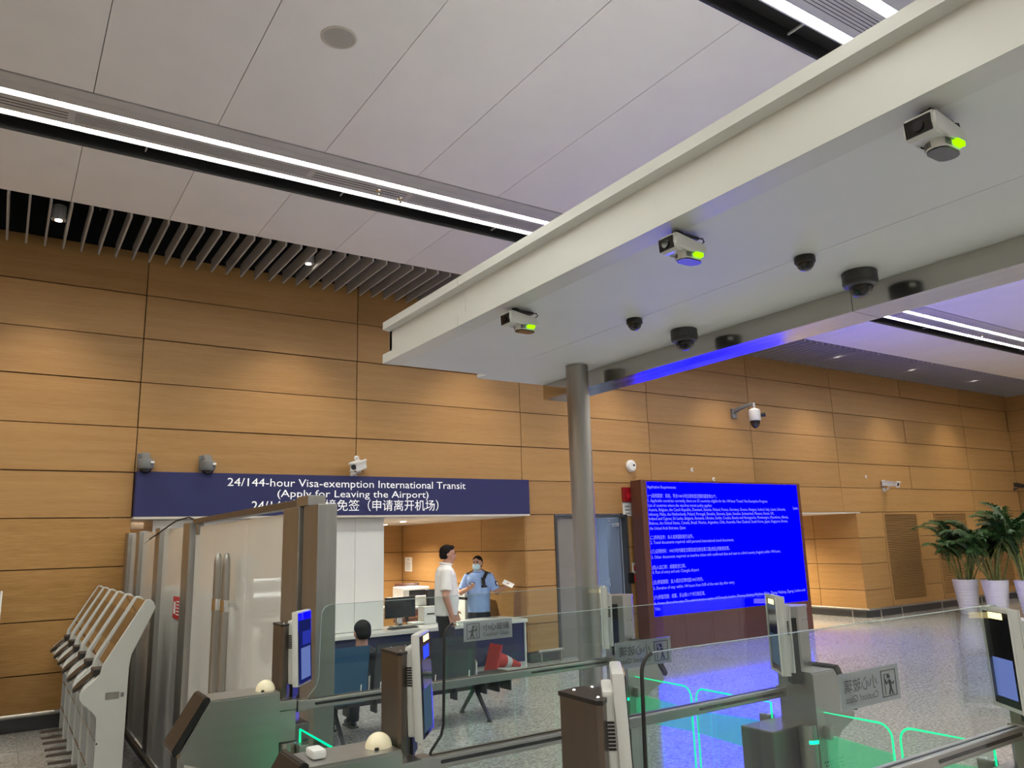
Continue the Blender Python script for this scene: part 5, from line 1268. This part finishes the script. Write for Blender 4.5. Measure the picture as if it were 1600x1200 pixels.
co = NB(); add_tube(co, [(0.006 + 0.068 * math.cos(a), 0.066 * math.sin(a), 1.300 - 0.014 * math.cos(a)) for a in [2 * PI * q / 20 for q in range(20)]], 0.014, 8, True); obj('collar', co, 'shirt_blue', t, True)
ep = NB(); bars = NB()
for s in (-1, 1):
    add_obox(ep, (0.005, s * 0.125, 1.283), (0, 1, -0.42 * s), (1, 0, 0), (0, 0.42 * s, 1), 0.060, 0.030, 0.007, 0.003)
    for q in (-0.02, 0.01, 0.035): add_obox(bars, (0.005, s * (0.125 + q), 1.2915 - 0.42 * q), (0, 1, -0.42 * s), (1, 0, 0), (0, 0.42 * s, 1), 0.006, 0.026, 0.002)
e_ = obj('epaulettes', ep, 'black_plastic', t); obj('rank_bars', bars, 'paper', e_)
bdg = NB(); add_obox(bdg, (0.122, -0.085, 1.125), (0, 1, 0), (1, 0, 0), (0, 0, 1), 0.040, 0.004, 0.013); nb = obj('name_badge', bdg, 'black_plastic', t)
bdg = NB(); add_obox(bdg, (0.127, -0.085, 1.125), (0, 1, 0), (1, 0, 0), (0, 0, 1), 0.026, 0.0015, 0.005); obj('badge_print', bdg, 'paper', nb)
rc = NB(); add_obox(rc, (0.128, 0.085, 1.150), (0, 1, 0), (1, 0, 0.1), (0, -0.1, 1), 0.026, 0.014, 0.055, 0.006); add_obox(rc, (0.105, 0.115, 1.235), (0, 1, -0.5), (1, 0, 0.4), (0, 0.5, 1), 0.022, 0.012, 0.045, 0.004); rd_ = obj('chest_recorder', rc, 'black_plastic', t)
rc = NB(); add_obox(rc, (0.122, 0.095, 1.075), (0, 1, 0), (1, 0, 0), (0, 0, 1), 0.045, 0.004, 0.014); obj('number_badge', rc, 'black_plastic', t)
pk = NB()
for s in (-1, 1): add_obox(pk, (0.122, s * 0.085, 1.02), (0, 1, 0), (1, 0, 0), (0, 0, 1), 0.048, 0.003, 0.045, 0.002)
obj('chest_pockets', pk, 'shirt_blue', t)
pt = NB(); add_obox(pt, L_sh.lerp(L_el, 0.45) + V(0.035, 0.06, 0.0), (1, -0.6, 0), (0.6, 1, 0.25), (0, -0.25, 1), 0.03, 0.006, 0.035, 0.004); pa = obj('arm_patch', pt, 'navy', t)
pt = NB(); add_obox(pt, L_sh.lerp(L_el, 0.45) + V(0.040, 0.067, 0.0), (1, -0.6, 0), (0.6, 1, 0.25), (0, -0.25, 1), 0.016, 0.002, 0.02); obj('patch_emblem', pt, 'paper', pa)
bt = NB(); ell_stack(bt, [(0, 0, 0.67, 0.124, 0.168), (0, 0, 0.71, 0.124, 0.168)]); obj('belt', bt, 'shoe_black', t)
tr2 = NB(); ell_stack(tr2, [(0, 0, 0.62, 0.118, 0.162), (0, 0, 0.70, 0.120, 0.163)])
for s in (-1, 1): limb(tr2, [V(0, s * 0.08, 0.66), V(0.012, s * 0.085, 0.42)], [0.095, 0.07]); add_cone(tr2, (0.012, s * 0.085, 0.42), (-0.01, s * 0.09, 0.06), 0.07, 0.06, 18)
remesh('trousers', tr2, 'trouser_navy', t, 0.01, 2)
for s in (-1, 1):
    sh_ = NB(); add_sphere(sh_, (0.05, s * 0.092, 0.035), 0.13, 0.045, 0.04, 16, 10); add_box(sh_, -0.075, 0.16, s * 0.092 - 0.04, s * 0.092 + 0.04, 0.0, 0.02, 0.006); obj('shoe', sh_, 'shoe_black', t, True)
o = obj('passport_sheet', bx(-0.055, 0.055, -0.08, 0.08, 0, 0.004), 'paper'); tag(o, 'white document held in the raised hand of the officer', 'document')
mw = Matrix.Translation((6.02, 10.14, 0)) @ Matrix.Rotation(math.radians(-126), 4, 'Z')
o.location = mw @ (L_wr + V(0.08, 0.085, 0.065)); o.rotation_euler = (0.5, -0.45, 0.6)

# --- seated person on the bench, back towards the viewer, facing +y (local +x forward)
t = thing('person', 'seated person with short black hair on the bench, seen from behind', 'person', (2.90, 7.05, 0), PI / 2)
hc = V(-0.02, 0.0, 0.925)
f_, h_, tr_, R_, k_ = head(t, hc, 0.0, 0.215, 'skin', 'hair')
bd = NB(); me_tmp = bpy.data.meshes.new('x'); f_.to_mesh(me_tmp); f_.free(); bd.from_mesh(me_tmp)
ell_stack(bd, [(0.02, 0, 0.40, 0.12, 0.17), (0.0, 0, 0.52, 0.115, 0.16), (-0.02, 0, 0.66, 0.11, 0.175), (-0.03, 0, 0.74, 0.09, 0.165), (-0.03, 0, 0.79, 0.06, 0.08)])
add_cone(bd, (-0.03, 0, 0.74), (-0.02, 0, 0.88), 0.06, 0.053, 16)
for s in (-1, 1):
    sh, el, wr = V(-0.03, s * 0.19, 0.735), V(0.05, s * 0.235, 0.53), V(0.24, s * 0.13, 0.50)
    limb(bd, [sh, el, wr], [0.052, 0.042, 0.029]); hand(bd, wr, (wr - el), (0, 0, -1), -s, 0.5, 0.95)
    limb(bd, [V(0.04, s * 0.09, 0.46), V(0.42, s * 0.11, 0.46), V(0.45, s * 0.11, 0.07)], [0.085, 0.058, 0.042])
remesh('body', bd, 'skin', t, 0.008, 3); remesh('hair', h_, 'hair', t, 0.007, 2); face_features(t, R_, k_, False)
st = NB(); ell_stack(st, [(0.02, 0, 0.41, 0.135, 0.185), (0.0, 0, 0.53, 0.13, 0.178), (-0.02, 0, 0.66, 0.125, 0.192), (-0.03, 0, 0.745, 0.105, 0.18), (-0.03, 0, 0.79, 0.075, 0.10), (-0.028, 0, 0.81, 0.065, 0.07)])
for s in (-1, 1):
    sh, el = V(-0.03, s * 0.19, 0.735), V(0.05, s * 0.235, 0.53); add_sphere(st, sh, 0.066, seg=12, rings=8); add_cone(st, sh, sh.lerp(el, 0.85), 0.066, 0.066, 16)
remesh('dark_shirt', st, 'trouser_black', t, 0.009, 2)
tr2 = NB()
for s in (-1, 1): limb(tr2, [V(0.02, s * 0.09, 0.465), V(0.42, s * 0.11, 0.465)], [0.098, 0.072]); add_cone(tr2, (0.42, s * 0.11, 0.465), (0.45, s * 0.11, 0.06), 0.072, 0.06, 16)
remesh('trousers', tr2, 'trouser_navy', t, 0.01, 2)
for s in (-1, 1):
    sh_ = NB(); add_sphere(sh_, (0.51, s * 0.11, 0.035), 0.13, 0.045, 0.04, 16, 10); add_box(sh_, 0.39, 0.62, s * 0.11 - 0.04, s * 0.11 + 0.04, 0.0, 0.02, 0.006); obj('shoe', sh_, 'shoe_black', t, True)
for o in bpy.data.objects:
    if o.parent and o.name.split('.')[0] in ('rivets', 'cooling_fins', 'vent', 'vent_holes', 'keys', 'print', 'lettering', 'screen_text', 'pictogram', 'hanger_rods', 'grille', 'mask_pleats', 'rank_bars', 'panel_joints', 'bracket'): o['kind'] = 'stuff'
for m in list(bpy.data.meshes):
    if m.users == 0: bpy.data.meshes.remove(m)
